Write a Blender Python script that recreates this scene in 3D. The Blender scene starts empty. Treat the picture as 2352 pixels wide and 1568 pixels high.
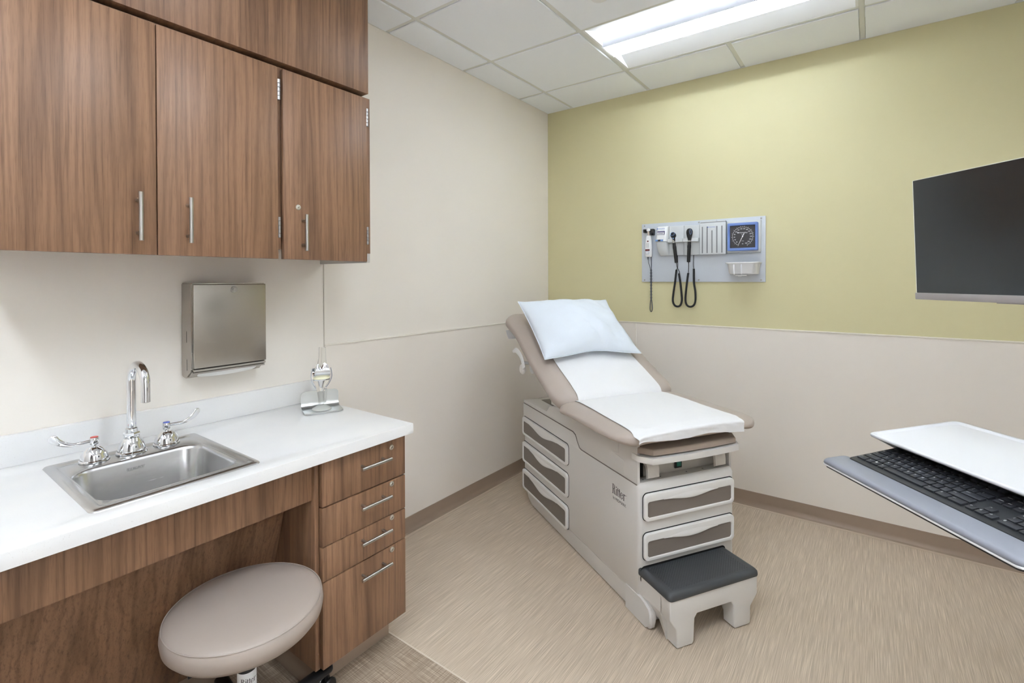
import bpy, bmesh, math, random
from math import sin, cos, pi, sqrt, radians
from mathutils import Vector, Matrix
random.seed(7)
SC = bpy.context.scene
COL = SC.collection
H = 2.732          # ceiling height

# ------------------------------------------------------------------ helpers
def lin(c):
    def f(v):
        v /= 255.0
        return v/12.92 if v <= .04045 else ((v+.055)/1.055)**2.4
    return (f(c[0]), f(c[1]), f(c[2]), 1.0)

def newmat(name):
    m = bpy.data.materials.new(name); m.use_nodes = True
    return m, m.node_tree, m.node_tree.nodes['Principled BSDF']

def mat(name, col, rough=.5, metal=0.0, **kw):
    m, nt, p = newmat(name)
    p.inputs['Base Color'].default_value = lin(col)
    p.inputs['Roughness'].default_value = rough
    p.inputs['Metallic'].default_value = metal
    for k, v in kw.items():
        p.inputs[k.replace('_', ' ')].default_value = v
    return m

def node(nt, t, **kw):
    n = nt.nodes.new(t)
    for k, v in kw.items():
        if k in n.inputs: n.inputs[k].default_value = v
        else: setattr(n, k, v)
    return n

def coords(nt, scale, rnd=True):
    tc = node(nt, 'ShaderNodeTexCoord')
    src = tc.outputs['Object']
    if rnd:
        oi = node(nt, 'ShaderNodeObjectInfo')
        mu = node(nt, 'ShaderNodeMath', operation='MULTIPLY'); mu.inputs[1].default_value = 37.0
        nt.links.new(oi.outputs['Random'], mu.inputs[0])
        ad = node(nt, 'ShaderNodeVectorMath', operation='ADD')
        nt.links.new(src, ad.inputs[0]); nt.links.new(mu.outputs[0], ad.inputs[1])
        src = ad.outputs[0]
    outs = []
    for s in scale:
        mp = node(nt, 'ShaderNodeMapping'); mp.inputs['Scale'].default_value = s
        nt.links.new(src, mp.inputs['Vector']); outs.append(mp.outputs['Vector'])
    return outs

def ramp(nt, fac, stops):
    r = node(nt, 'ShaderNodeValToRGB'); e = r.color_ramp.elements
    while len(e) < len(stops): e.new(.5)
    for el, (p, c) in zip(e, stops):
        el.position = p; el.color = lin(c) if max(c) > 1.01 else (*c[:3], 1)
    nt.links.new(fac, r.inputs['Fac']); return r.outputs['Color']

def noise(nt, vec, scale=1.0, detail=2.0, rough=.5, dist=0.0):
    n = node(nt, 'ShaderNodeTexNoise', Scale=scale, Detail=detail, Roughness=rough, Distortion=dist)
    nt.links.new(vec, n.inputs['Vector']); return n.outputs['Fac']

def mathn(nt, op, a, b):
    n = node(nt, 'ShaderNodeMath', operation=op)
    for i, v in enumerate((a, b)):
        if isinstance(v, (int, float)): n.inputs[i].default_value = v
        else: nt.links.new(v, n.inputs[i])
    return n.outputs[0]

def mixc(nt, fac, a, b, mode='MIX'):
    n = node(nt, 'ShaderNodeMix', data_type='RGBA', blend_type=mode)
    for i, v in zip((0, 6, 7), (fac, a, b)):
        if isinstance(v, (int, float)): n.inputs[i].default_value = v
        elif isinstance(v, tuple): n.inputs[i].default_value = v
        else: nt.links.new(v, n.inputs[i])
    return n.outputs[2]

def bump(nt, p, h, strength=.1, dist=.002):
    b = node(nt, 'ShaderNodeBump', Strength=strength, Distance=dist)
    nt.links.new(h, b.inputs['Height']); nt.links.new(b.outputs[0], p.inputs['Normal'])

# ------------------------------------------------------------------ materials
def wood_mat(name, tone=1.0):
    m, nt, p = newmat(name)
    v1, v2, v3, v4 = coords(nt, [(7, 7, .5), (170, 170, 3.2), (520, 520, 22), (1, 1, .10)])
    big = noise(nt, v1, 1.6, 3, .55, .9)
    streak = noise(nt, v2, 1.0, 3, .6, .25)
    pores = noise(nt, v3, 1.0, 2, .5)
    wv = node(nt, 'ShaderNodeTexWave', wave_type='BANDS', bands_direction='Y', Scale=9.0, Distortion=9.0, Detail=2.5)
    wv.inputs['Detail Scale'].default_value = 1.1; wv.inputs['Detail Roughness'].default_value = .45
    nt.links.new(v4, wv.inputs['Vector'])
    grain = ramp(nt, wv.outputs['Fac'], [(.0, (.74, .71, .68)), (.22, (.95, .94, .93)), (.6, (1, 1, 1)), (.95, (1.0, .99, .97)), (1.0, (.90, .88, .86))])
    t = lambda c: tuple(min(255, x*tone) for x in c)
    base = ramp(nt, big, [(.28, t((108, 79, 58))), (.46, t((131, 99, 74))), (.58, t((143, 109, 83))), (.75, t((118, 87, 64)))])
    st = ramp(nt, streak, [(.33, (.60, .57, .55)), (.46, (.96, .95, .95)), (.72, (1.0, 1.0, 1.0))])
    po = ramp(nt, pores, [(.33, (.70, .67, .64)), (.47, (1, 1, 1))])
    c = mixc(nt, .85, base, grain, 'MULTIPLY')
    c = mixc(nt, .8, c, st, 'MULTIPLY')
    c = mixc(nt, .55, c, po, 'MULTIPLY')
    nt.links.new(c, p.inputs['Base Color'])
    p.inputs['Roughness'].default_value = .42
    p.inputs['Specular IOR Level'].default_value = .45
    bump(nt, p, pores, .05, .001)
    return m

def paint(name, col, rough=.6, amt=.03):
    m, nt, p = newmat(name)
    v, w = coords(nt, [(1.3, 1.3, 1.3), (260, 260, 260)], False)
    f = noise(nt, v, 1, 2)
    a = lin(col); b = tuple(x*(1-amt) for x in a[:3])+(1,)
    nt.links.new(ramp(nt, f, [(.3, b[:3]), (.7, a[:3])]), p.inputs['Base Color'])
    p.inputs['Roughness'].default_value = rough
    bump(nt, p, noise(nt, w, 1, 2), .04, .001)
    return m

def floor_mat(name, a, b, cross=False):
    m, nt, p = newmat(name)
    v1, v2, v3 = coords(nt, [(460, 6, 1), (150, 3, 1), (8, 460, 1)], False)
    f1 = noise(nt, v1, 1, 3, .6); f2 = noise(nt, v2, 1, 2, .5)
    f = mathn(nt, 'ADD', mathn(nt, 'MULTIPLY', f1, .82), mathn(nt, 'MULTIPLY', f2, .18))
    if cross:
        f3 = noise(nt, v3, 1, 3, .6)
        f = mathn(nt, 'ADD', mathn(nt, 'MULTIPLY', f, .5), mathn(nt, 'MULTIPLY', f3, .5))
    nt.links.new(ramp(nt, f, [(.34, tuple(x*.92 for x in a)), (.47, a), (.64, b)]), p.inputs['Base Color'])
    p.inputs['Roughness'].default_value = .48
    p.inputs['Specular IOR Level'].default_value = .35
    bump(nt, p, f1, .06, .001)
    return m

def quartz_mat():
    m, nt, p = newmat('quartz')
    v, w = coords(nt, [(1, 1, 1), (1, 1, 1)], False)
    f1 = noise(nt, v, 420, 2, .5); f2 = noise(nt, w, 150, 3, .6); f3 = noise(nt, v, 5, 2)
    c = ramp(nt, f3, [(.3, (222, 222, 222)), (.7, (229, 228, 226))])
    sp = ramp(nt, f1, [(.27, (.72, .70, .67)), (.33, (1, 1, 1))])
    s2 = ramp(nt, f2, [(.24, (.72, .70, .68)), (.30, (1, 1, 1))])
    c = mixc(nt, .5, mixc(nt, .6, c, sp, 'MULTIPLY'), s2, 'MULTIPLY')
    nt.links.new(c, p.inputs['Base Color'])
    p.inputs['Roughness'].default_value = .28
    return m

def brushed(name, col, rough, sc):
    m, nt, p = newmat(name)
    v, = coords(nt, [sc], False)
    f = noise(nt, v, 1, 3, .6)
    a = lin(col)
    nt.links.new(ramp(nt, f, [(.3, tuple(x*.985 for x in a[:3])), (.7, a[:3])]), p.inputs['Base Color'])
    p.inputs['Metallic'].default_value = 1
    r = node(nt, 'ShaderNodeMapRange'); r.inputs['To Min'].default_value = rough*.97; r.inputs['To Max'].default_value = rough*1.03
    nt.links.new(f, r.inputs['Value']); nt.links.new(r.outputs[0], p.inputs['Roughness'])
    return m

def soft(name, col, rough, sc, strength, dist=.002, **kw):
    m, nt, p = newmat(name)
    v, = coords(nt, [(sc, sc, sc)], False)
    p.inputs['Base Color'].default_value = lin(col); p.inputs['Roughness'].default_value = rough
    for k, x in kw.items(): p.inputs[k.replace('_', ' ')].default_value = x
    bump(nt, p, noise(nt, v, 1, 4, .6), strength, dist)
    return m

def emit(name, col, s):
    m = bpy.data.materials.new(name); m.use_nodes = True; nt = m.node_tree
    nt.nodes.clear()
    e = nt.nodes.new('ShaderNodeEmission'); o = nt.nodes.new('ShaderNodeOutputMaterial')
    e.inputs[0].default_value = lin(col); e.inputs[1].default_value = s
    nt.links.new(e.outputs[0], o.inputs[0]); return m

WOOD = wood_mat('walnut_laminate')
CREAM = paint('cream_paint', (236, 230, 221), .55)
UNSEEN = paint('white_paint', (240, 238, 235), .6)
GREEN = paint('green_paint', (209, 202, 160), .55)
WAINS = paint('wall_protection', (233, 226, 217), .38, .02)
CAPT = mat('wainscot_trim', (226, 220, 208), .4)
BASEM = mat('cove_base', (149, 130, 113), .45)
CEILT = paint('ceiling_tile', (245, 249, 255), .9, .02)
TBAR = mat('ceiling_grid_paint', (222, 223, 219), .5)
FLOOR = floor_mat('vinyl_streak', (184, 168, 149), (212, 196, 176))
FLOOR2 = floor_mat('vinyl_woven', (143, 126, 108), (205, 187, 166), True)
QUARTZ = quartz_mat()
STEEL = brushed('brushed_steel', (200, 200, 200), .27, (300, 6, 300))
STEELP = brushed('brushed_steel_panel', (176, 170, 162), .27, (300, 6, 300))
NICKEL = mat('satin_nickel', (176, 173, 168), .3, 1)
LOCKM = mat('lock_nickel', (206, 202, 192), .3, .85)
CHROME = mat('chrome', (228, 229, 231), .06, 1)
HINGEM = mat('hinge_nickel', (150, 148, 146), .3, 1)
BLACK = mat('black_plastic', (22, 22, 24), .38)
DARK = mat('dark_gap', (12, 11, 10), .8)
RED = mat('red_plastic', (190, 60, 55), .35)
BLUEP = mat('blue_plastic', (70, 95, 200), .35)
CASEM = mat('table_plastic', (213, 210, 206), .38)
FRONTM = mat('drawer_plastic', (228, 226, 223), .34)
INSETM = mat('taupe_inset', (119, 110, 102), .5)
VINYL = soft('taupe_vinyl', (176, 164, 154), .42, 600, .05, .0006)
PADM = soft('footrest_vinyl', (166, 151, 138), .45, 600, .05, .0006)
PAPER = soft('exam_paper', (232, 232, 233), .75, 26, .35, .006, Transmission_Weight=0.0)
PILLOW = soft('pillow_cotton', (224, 232, 241), .8, 14, .22, .01)
TREAD = mat('step_rubber', (64, 66, 69), .55)
STOOLV = soft('stool_vinyl', (160, 148, 139), .45, 500, .06, .0006)
WHITEP = mat('white_plastic', (230, 231, 232), .35)
GREYP = mat('grey_plastic', (196, 199, 203), .4)
BOARDM = mat('board_laminate', (200, 206, 214), .35)
INSTR = mat('instrument_housing', (206, 209, 210), .4)
SLOTG = mat('slot_grey', (120, 122, 124), .5)
BLUEF = mat('blue_frame', (102, 129, 190), .4)
DIAL = mat('dial_black', (48, 44, 46), .45)
WHITEI = mat('white_print', (236, 236, 236), .5)
BLACKI = mat('black_print', (40, 34, 32), .5)
BLUEI = mat('blue_print', (50, 90, 190), .5)
NAVYI = mat('navy_print', (62, 50, 110), .5)
MAROON = mat('maroon_window', (92, 22, 26), .3)
CORDB = mat('black_cord', (26, 26, 28), .45)
CORDG = mat('slate_cord', (70, 74, 84), .5)
SCREENM = mat('screen_glass', (8, 8, 10), .22, IOR=2.1)
SCREENM.node_tree.nodes['Principled BSDF'].inputs['Specular IOR Level'].default_value = .5
SCREENM.node_tree.nodes['Principled BSDF'].inputs['Specular Tint'].default_value = (.78, .89, 1, 1)
CHINM = mat('monitor_silver', (158, 153, 152), .4, .3)
EDGEM = mat('monitor_edge', (205, 204, 190), .35)
KEYB = mat('keyboard_case', (38, 40, 43), .5)
KEYM = mat('key_cap', (44, 46, 51), .48)
PALM = soft('palm_rest_gel', (134, 137, 146), .45, 500, .05, .0006)
TRAYM = mat('tray_white', (217, 218, 221), .32)
TRAYD = mat('tray_dark', (70, 70, 72), .5)
PLATEL = mat('plate_edge', (236, 236, 238), .3)
ALUM = brushed('stand_aluminium', (190, 192, 190), .32, (5, 260, 260))
CLEAR = mat('clear_resin', (250, 250, 248), .04, 0, Transmission_Weight=1.0, IOR=1.2)
FROST = mat('frosted_resin', (226, 228, 222), .35, 0, Transmission_Weight=.35)
POLY = mat('cream_polyethylene', (232, 228, 196), .4)
GREENL = mat('green_rocker', (20, 110, 95), .3)
SHEETM = mat('sheet_metal', (186, 182, 176), .35, .4)
TOWELM = mat('paper_towel', (238, 237, 234), .8)
FIXW = mat('fixture_white', (236, 237, 238), .5)
FIXG = mat('fixture_basket', (196, 197, 203), .5)
def led(k): return emit('led_lens', (236, 245, 255), 11.5*k), emit('led_board', (236, 245, 255), 48.0*k)

# ------------------------------------------------------------------ objects
WM = {}          # object name -> world matrix of its coordinates
LOCAL = {}       # things whose vertices are given in their own frame
def tag(o, label=None, cat=None, group=None, kind=None):
    if label: o['label'] = label
    if cat: o['category'] = cat
    if group: o['group'] = group
    if kind: o['kind'] = kind
    return o

def thing(name, label, cat, M, group=None, local=False):
    o = bpy.data.objects.new(name, None); COL.objects.link(o)
    if not isinstance(M, Matrix): M = Matrix.Translation(Vector(M))
    o.matrix_world = M; o.empty_display_size = .05
    WM[o.name] = M; LOCAL[o.name] = local
    return tag(o, label, cat, group)

def obj(name, bm, m, parent=None, angle=32, label=None, M=None, kind=None):
    """link bm as one mesh. Vertices: world coords, unless parent is local. M: extra transform first."""
    if M is not None: bmesh.ops.transform(bm, matrix=M, verts=bm.verts)
    bmesh.ops.remove_doubles(bm, verts=bm.verts, dist=1e-6)
    bmesh.ops.recalc_face_normals(bm, faces=bm.faces)
    P = None
    if parent is not None:
        P = WM[parent.name]
        if not LOCAL[parent.name]: bmesh.ops.transform(bm, matrix=P.inverted(), verts=bm.verts)
    else:
        c = Vector((0, 0, 0))
        if len(bm.verts):
            xs = [v.co for v in bm.verts]
            c = Vector(((min(v.x for v in xs)+max(v.x for v in xs))/2, (min(v.y for v in xs)+max(v.y for v in xs))/2, min(v.z for v in xs)))
            bmesh.ops.translate(bm, vec=-c, verts=bm.verts)
    for f in bm.faces: f.smooth = True
    a = radians(angle)
    for e in bm.edges:
        if len(e.link_faces) == 2 and e.calc_face_angle(0) > a: e.smooth = False
    me = bpy.data.meshes.new(name); bm.to_mesh(me); bm.free()
    o = bpy.data.objects.new(name, me); COL.objects.link(o)
    if m is not None: me.materials.append(m)
    if parent is not None:
        o.parent = parent; WM[o.name] = P; LOCAL[o.name] = LOCAL[parent.name]
    else:
        o.location = c; WM[o.name] = Matrix.Translation(c); LOCAL[o.name] = False
    if label: o['label'] = label
    if kind: o['kind'] = kind
    return o

def struct(name, bm, m): return tag(obj(name, bm, m), kind='structure')
def B(): return bmesh.new()

def box(bm, x0, x1, y0, y1, z0, z1, bev=0, seg=2, M=None):
    t = B()
    bmesh.ops.create_cube(t, size=1)
    for v in t.verts:
        v.co = Vector((x0+(x1-x0)*(v.co.x+.5), y0+(y1-y0)*(v.co.y+.5), z0+(z1-z0)*(v.co.z+.5)))
    if bev: bmesh.ops.bevel(t, geom=t.edges[:], offset=bev, segments=seg, profile=.5, affect='EDGES')
    return merge(bm, t, M)

def merge(bm, t, M=None):
    if M is not None: bmesh.ops.transform(t, matrix=M, verts=t.verts)
    mp = {v: bm.verts.new(v.co) for v in t.verts}
    for f in t.faces:
        try: bm.faces.new([mp[v] for v in f.verts])
        except ValueError: pass
    t.free(); return bm

def rings(bm, rs, cap0=True, cap1=True, closed=True):
    """loft between rings of equal length"""
    vs = [[bm.verts.new(p) for p in r] for r in rs]
    n = len(rs[0])
    for a, b in zip(vs, vs[1:]):
        for i in range(n if closed else n-1):
            j = (i+1) % n
            try: bm.faces.new((a[i], a[j], b[j], b[i]))
            except ValueError: pass
    if cap0: bm.faces.new(vs[0][::-1])
    if cap1: bm.faces.new(vs[-1])
    return bm

def lathe(bm, prof, c=(0, 0, 0), n=32, M=None):
    """prof: (r, z) list around local z"""
    t = B(); rs = []
    for r, z in prof:
        rs.append([Vector((c[0]+max(r, 1e-5)*cos(2*pi*i/n), c[1]+max(r, 1e-5)*sin(2*pi*i/n), c[2]+z)) for i in range(n)])
    rings(t, rs); return merge(bm, t, M)

def cyl(bm, p0, p1, r, n=20, bev=0):
    p0 = Vector(p0); p1 = Vector(p1); d = p1-p0; L = d.length
    M = Matrix.Translation(p0) @ d.to_track_quat('Z', 'Y').to_matrix().to_4x4()
    pr = [(r, 0), (r, L)] if not bev else [(r-bev, 0), (r, bev), (r, L-bev), (r-bev, L)]
    return lathe(bm, pr, n=n, M=M)

def cr(pts, n=8, closed=False):
    """Catmull-Rom resample"""
    P = [Vector(p) for p in pts]; out = []
    m = len(P)
    rng = range(m if closed else m-1)
    for i in rng:
        p1, p2 = P[i], P[(i+1) % m]
        p0 = P[i-1] if (i > 0 or closed) else p1*2-p2
        p3 = P[(i+2) % m] if (i+2 < m or closed) else p2*2-p1
        for k in range(n):
            t = k/n
            out.append(.5*((2*p1)+(p2-p0)*t+(2*p0-5*p1+4*p2-p3)*t*t+(3*p1-p0-3*p2+p3)*t**3))
    if not closed: out.append(P[-1])
    return out

def tube(bm, pts, r, n=10, cap=True, shape=None):
    """sweep; r number or list; shape (a,b) flattening along frame axes list"""
    P = [Vector(p) for p in pts]; m = len(P)
    T = [(P[min(i+1, m-1)]-P[max(i-1, 0)]).normalized() for i in range(m)]
    u = T[0].orthogonal().normalized()
    if shape is not None and isinstance(shape, Vector): u = (shape-T[0]*shape.dot(T[0])).normalized()
    rs = []
    for i in range(m):
        u = (u-T[i]*u.dot(T[i])).normalized(); w = T[i].cross(u)
        q = r[i] if isinstance(r, (list, tuple)) else r
        a, b = q if isinstance(q, (list, tuple)) else (q, q)
        rs.append([P[i]+u*a*cos(2*pi*k/n)+w*b*sin(2*pi*k/n) for k in range(n)])
    return rings(bm, rs, cap, cap)

def rrect(x0, x1, y0, y1, r, seg=6):
    """rounded rectangle points (ccw)"""
    r = min(r, (x1-x0)/2-1e-5, (y1-y0)/2-1e-5); out = []
    for cx, cy, a in ((x1-r, y1-r, 0), (x0+r, y1-r, 90), (x0+r, y0+r, 180), (x1-r, y0+r, 270)):
        for k in range(seg+1):
            t = radians(a+90*k/seg); out.append((cx+r*cos(t), cy+r*sin(t)))
    return out

def plate(bm, outer, holes, depth, bev=0, M=None, seg=2):
    """polygon (xy) with holes, extruded from z=0 to z=depth"""
    t = B(); edges = []
    for loop in [outer]+list(holes):
        vs = [t.verts.new((p[0], p[1], depth)) for p in loop]
        edges += [t.edges.new((vs[i], vs[(i+1) % len(vs)])) for i in range(len(vs))]
    if holes: bmesh.ops.triangle_fill(t, use_beauty=True, use_dissolve=False, edges=edges)
    else: t.faces.new([v for v in t.verts])
    rim = [e for e in t.edges if len(e.link_faces) == 1]
    top = t.faces[:]
    r = bmesh.ops.extrude_face_region(t, geom=top)
    nv = [g for g in r['geom'] if isinstance(g, bmesh.types.BMVert)]
    # new geometry becomes the back
    bmesh.ops.translate(t, vec=(0, 0, -depth), verts=nv)
    bmesh.ops.recalc_face_normals(t, faces=t.faces)
    if bev:
        es = [e for e in t.edges if e.is_valid and len(e.link_faces) == 2 and e.calc_face_angle(0) > 1.2 and all(abs(v.co.z-depth) < 1e-6 for v in e.verts)]
        bmesh.ops.bevel(t, geom=es, offset=bev, segments=seg, profile=.5, affect='EDGES')
    return merge(bm, t, M)

def basis(o, x, y, z):
    return Matrix(((x[0], y[0], z[0], o[0]), (x[1], y[1], z[1], o[1]), (x[2], y[2], z[2], o[2]), (0, 0, 0, 1)))

def wallY(x, z, y=0):   # local xy -> world XZ on a wall facing -Y; local z -> out of wall (-Y)
    return basis((x, y, z), (1, 0, 0), (0, 0, 1), (0, -1, 0))
def wallX(y, z, x=0):   # local x -> +Y, local y -> Z, out -> +X
    return basis((x, y, z), (0, 1, 0), (0, 0, 1), (1, 0, 0))

_txt = {}
def text(bm, s, size, M, depth=.0004, sx=1.0, align='CENTER'):
    key = (s, align)
    if key not in _txt:
        c = bpy.data.curves.new('t', 'FONT'); c.body = s; c.size = 1; c.align_x = align; c.align_y = 'CENTER'
        c.resolution_u = 3
        o = bpy.data.objects.new('t', c); COL.objects.link(o)
        dg = bpy.context.evaluated_depsgraph_get()
        me = bpy.data.meshes.new_from_object(o.evaluated_get(dg))
        _txt[key] = ([v.co.copy() for v in me.vertices], [tuple(p.vertices) for p in me.polygons])
        bpy.data.objects.remove(o); bpy.data.curves.remove(c); bpy.data.meshes.remove(me)
    vs, fs = _txt[key]
    nv = [bm.verts.new(M @ Vector((v.x*size*sx, v.y*size, depth))) for v in vs]
    for f in fs:
        try: bm.faces.new([nv[i] for i in f])
        except ValueError: pass
    return bm
# ------------------------------------------------------------------ room shell
XR, YF = 3.02, -4.25       # right wall, wall behind the camera
struct('floor', box(B(), 0, XR, -2.058, 0, -.05, 0), FLOOR)
struct('floor', box(B(), 0, XR, YF, -2.058, -.05, 0), FLOOR2)
struct('trim_1', box(B(), .03, XR, -2.064, -2.058, -.01, .0008), mat('floor_seam', (206, 194, 178), .5))
struct('wall_left', box(B(), -.1, 0, YF, .1, 0, H+.12), CREAM)
struct('wall_back', box(B(), 0, XR, 0, .1, 0, H+.12), GREEN)
DC, DD = -4.0, -2.95  # side doorway and hall added out of view to carry light onto the cabinets
bm = B(); box(bm, XR, XR+.1, DD, .1, 0, H+.12); box(bm, XR, XR+.1, YF, DC, 0, H+.12); box(bm, XR, XR+.1, DC, DD, 2.25, H+.12)
struct('wall_right', bm, UNSEEN)
bm = B(); box(bm, XR+1.7, XR+1.8, YF, -2.5, 0, H+.12); box(bm, XR+.1, XR+1.7, -2.6, -2.5, 0, H+.12); box(bm, XR+.1, XR+1.8, YF-.1, YF, 0, H+.12)
struct('wall_added_hall', bm, UNSEEN)
struct('floor', box(B(), XR, XR+1.8, YF, -2.5, -.05, 0), FLOOR)
struct('ceiling', box(B(), XR+.1, XR+1.8, YF, -2.5, H+.12, H+.16), UNSEEN)
bm = B(); box(bm, XR-.015, XR+.11, DC-.05, DC, 0, 2.30, .003); box(bm, XR-.015, XR+.11, DD, DD+.05, 0, 2.30, .003); box(bm, XR-.015, XR+.11, DC, DD, 2.25, 2.30, .003)
struct('door_added_side', bm, BASEM)
# doorway and corridor added behind the camera to let fill light in
DA, DB = 1.55, 2.75
bm = B(); box(bm, -.1, DA, YF-.1, YF, 0, H+.12); box(bm, DB, XR+.1, YF-.1, YF, 0, H+.12); box(bm, DA, DB, YF-.1, YF, 2.25, H+.12)
struct('wall_front', bm, UNSEEN)
bm = B(); box(bm, -.1, XR+.1, YF-2.0, YF-1.9, 0, H+.12); box(bm, -.1, 0, YF-1.9, YF-.1, 0, H+.12); box(bm, XR, XR+.1, YF-1.9, YF-.1, 0, H+.12)
struct('wall_added_corridor', bm, UNSEEN)
struct('floor', box(B(), -.1, XR+.1, YF-2.0, YF, -.05, 0), FLOOR)
struct('ceiling', box(B(), -.1, XR+.1, YF-2.0, YF-.1, H, H+.1), CEILT)
bm = B(); box(bm, DA-.05, DA, YF-.11, YF+.015, 0, 2.30, .003); box(bm, DB, DB+.05, YF-.11, YF+.015, 0, 2.30, .003); box(bm, DA, DB, YF-.11, YF+.015, 2.25, 2.30, .003)
struct('door_added_front', bm, BASEM)


# ceiling: tegular tiles in a recessed grid
GX, GY, T = .2200, -.3935, .6096
FX0, FX1 = GX+T, GX+3*T; FIX = [(GY-T, GY), (GY-4*T, GY-3*T), (GY-6*T, GY-5*T)]
xs = [0]+[GX+i*T for i in range(5)]+[XR]
ys = [0]+[GY-i*T for i in range(7)]+[YF]
bm = B(); rv = .013
for i in range(len(xs)-1):
    for j in range(len(ys)-1):
        x0, x1, y1, y0 = xs[i], xs[i+1], ys[j], ys[j+1]
        if x1-x0 < .03 or y1-y0 < .03: continue
        if any(FX0-.01+T*(q == 1) < (x0+x1)/2 < FX1+.01+T*(q == 1) and a-.01 < (y0+y1)/2 < b+.01 for q, (a, b) in enumerate(FIX)): continue
        a = 0 if i == 0 else rv; b = 0 if i == len(xs)-2 else rv
        c = 0 if j == 0 else rv; d = 0 if j == len(ys)-2 else rv
        box(bm, x0+a, x1-b, y0+d, y1-c, H, H+.03, .003, 1)
box(bm, -.1, XR+.1, YF-.1, .1, H+.12, H+.16)
struct('ceiling', bm, CEILT)
bm = B(); hw = .0115
for x in xs[1:-1]:
    for k, (a, b) in enumerate([(YF, FIX[2][0]), FIX[2], (FIX[2][1], FIX[1][0]), FIX[1], (FIX[1][1], FIX[0][0]), FIX[0], (FIX[0][1], 0)]):
        if k in (1, 3, 5) and FX0+.01+T*(k == 3) < x < FX1-.01+T*(k == 3): continue
        box(bm, x-hw, x+hw, a, b, H+.006, H+.032)
for y in ys[1:-1]:
    box(bm, 0, XR, y-hw, y+hw, H+.0062, H+.032)
box(bm, 0, XR, -.004, 0, H-.001, H+.02); box(bm, 0, .004, YF, 0, H-.001, H+.02)
struct('trim_2', bm, TBAR)

# wainscot panels, cap trim, joints, coved base
ZW = 1.104
bm = box(B(), 0, .004, -1.9975, 0, .08, ZW-.004, .0008, 1); struct('trim_3', bm, WAINS)
bm = B(); box(bm, .004, .7345, -.004, 0, .08, ZW-.004, .0008, 1); box(bm, .7395, XR, -.004, 0, .08, ZW-.004, .0008, 1); struct('trim_4', bm, WAINS)
bm = B(); box(bm, 0, .008, -1.998, 0, ZW-.006, ZW+.003, .002); box(bm, .006, XR, -.008, 0, ZW-.006, ZW+.003, .002)
box(bm, .733, .741, -.0065, 0, .09, ZW, .002)
struct('trim_5', bm, CAPT)
struct('trim_6', box(B(), 0, .0042, -2.0010, -1.9975, .09, H, .0008, 1), mat('joint_strip', (198, 190, 178), .5))
def cove(name, pts):
    bm = B(); prof = [(.0, .086), (.003, .085), (.0035, .03), (.006, .016), (.013, .006), (.024, .002), (.026, .0)]
    rs = []
    for k, (x, y, nx, ny) in enumerate(pts): rs.append([Vector((x+nx*a, y+ny*a, z)) for a, z in prof])
    rings(bm, rs, False, False, closed=False)
    tag(obj(name, bm, BASEM), kind='structure')
cove('baseboard_left', [(.004, -2.0, 1, 0), (.004, 0, 1, -1)])
cove('baseboard_back', [(0.0, -.004, 1, -1), (XR, -.004, 0, -1)])

bm = B(); box(bm, .025, .042, -2.0, -.04, 0, .0022); box(bm, .025, XR, -.046, -.029, 0, .0022)
struct('trim_7', bm, mat('base_flange', (196, 178, 158), .5))
# ------------------------------------------------------------------ ceiling fixtures
def troffer(y0, y1, label, k, dx=0, group='recessed ceiling lights'):
    LENS, LEDUP = led(k)
    t = thing('ceiling_light', label, 'ceiling light', ((FX0+FX1)/2+dx, (y0+y1)/2, H), 'recessed ceiling lights')
    x0, x1 = FX0+hw+dx, FX1-hw+dx; a, b = y0+hw, y1-hw; yc = (a+b)/2; up = H+.075
    bm = B()
    # housing: two sloping reflectors, ends, closed top
    for s in (-1, 1):
        ye = a if s < 0 else b
        prof = cr([(ye, H+.008), (yc+s*.2, H+.045), (yc+s*.13, H+.066), (yc, up)], 6)
    prof = [(a, H+.007)]+[(p[0], p[1]) for p in cr([(a+.004, H+.008), (yc-.20, H+.042), (yc-.12, H+.066), (yc, up), (yc+.12, H+.066), (yc+.20, H+.042), (b-.004, H+.008)], 6)]+[(b, H+.007)]
    rs = [[Vector((x, p[0], p[1])) for p in prof]+[Vector((x, b, H+.11)), Vector((x, a, H+.11))] for x in (x0, x1)]
    rings(bm, rs, True, True)
    obj('reflector', bm, FIXW, t)
    for xa, xb in ((x0, x0+.012), (x1-.012, x1)):
        obj('end_plate', box(B(), xa, xb, a, b, H+.006, H+.075), FIXW, t)
    # centre basket
    w = .074; bm = B(); z0, z1 = H-.002, H+.052
    for s in (-1, 1):
        box(bm, x0+.012, x1-.012, yc+s*w-.0015, yc+s*w+.0015, z0, z1)
    obj('basket', bm, FIXG, t)
    obj('lens', box(B(), x0+.013, x1-.013, yc-w+.004, yc+w-.004, z0+.004, z0+.008), LENS, t)
    obj('light_board', box(B(), x0+.03, x1-.03, yc-w+.012, yc+w-.012, z1-.012, z1-.008), LEDUP, t)
    return t
troffer(*FIX[0], 'lit recessed ceiling light with a centre basket nearest the green wall', .255)
troffer(*FIX[1], 'lit recessed ceiling light over the aisle beside the walnut cabinets', .58, T)
troffer(*FIX[2], 'added recessed fill light, out of view, farthest from the green wall', .8)  # added behind the camera as fill for the upright surfaces
troffer(YF-1.4, YF-.6, 'added recessed fill light, out of view in the added corridor', 5.0)  # added source, brightens the walls through the front doorway
troffer(-3.78, -3.17, 'added recessed fill light, out of view in the added side hall', 3.0, 2.46)  # added source, brightens drawers and apron from the side
bm = lathe(B(), [(.0, -.012), (.030, -.012), (.040, -.006), (.045, 0), (.045, .004)], (1.063, -1.24, H))
tag(obj('sprinkler_cover', bm, FIXW), 'small round white cover plate set in a ceiling tile', 'sprinkler cover')

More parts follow.
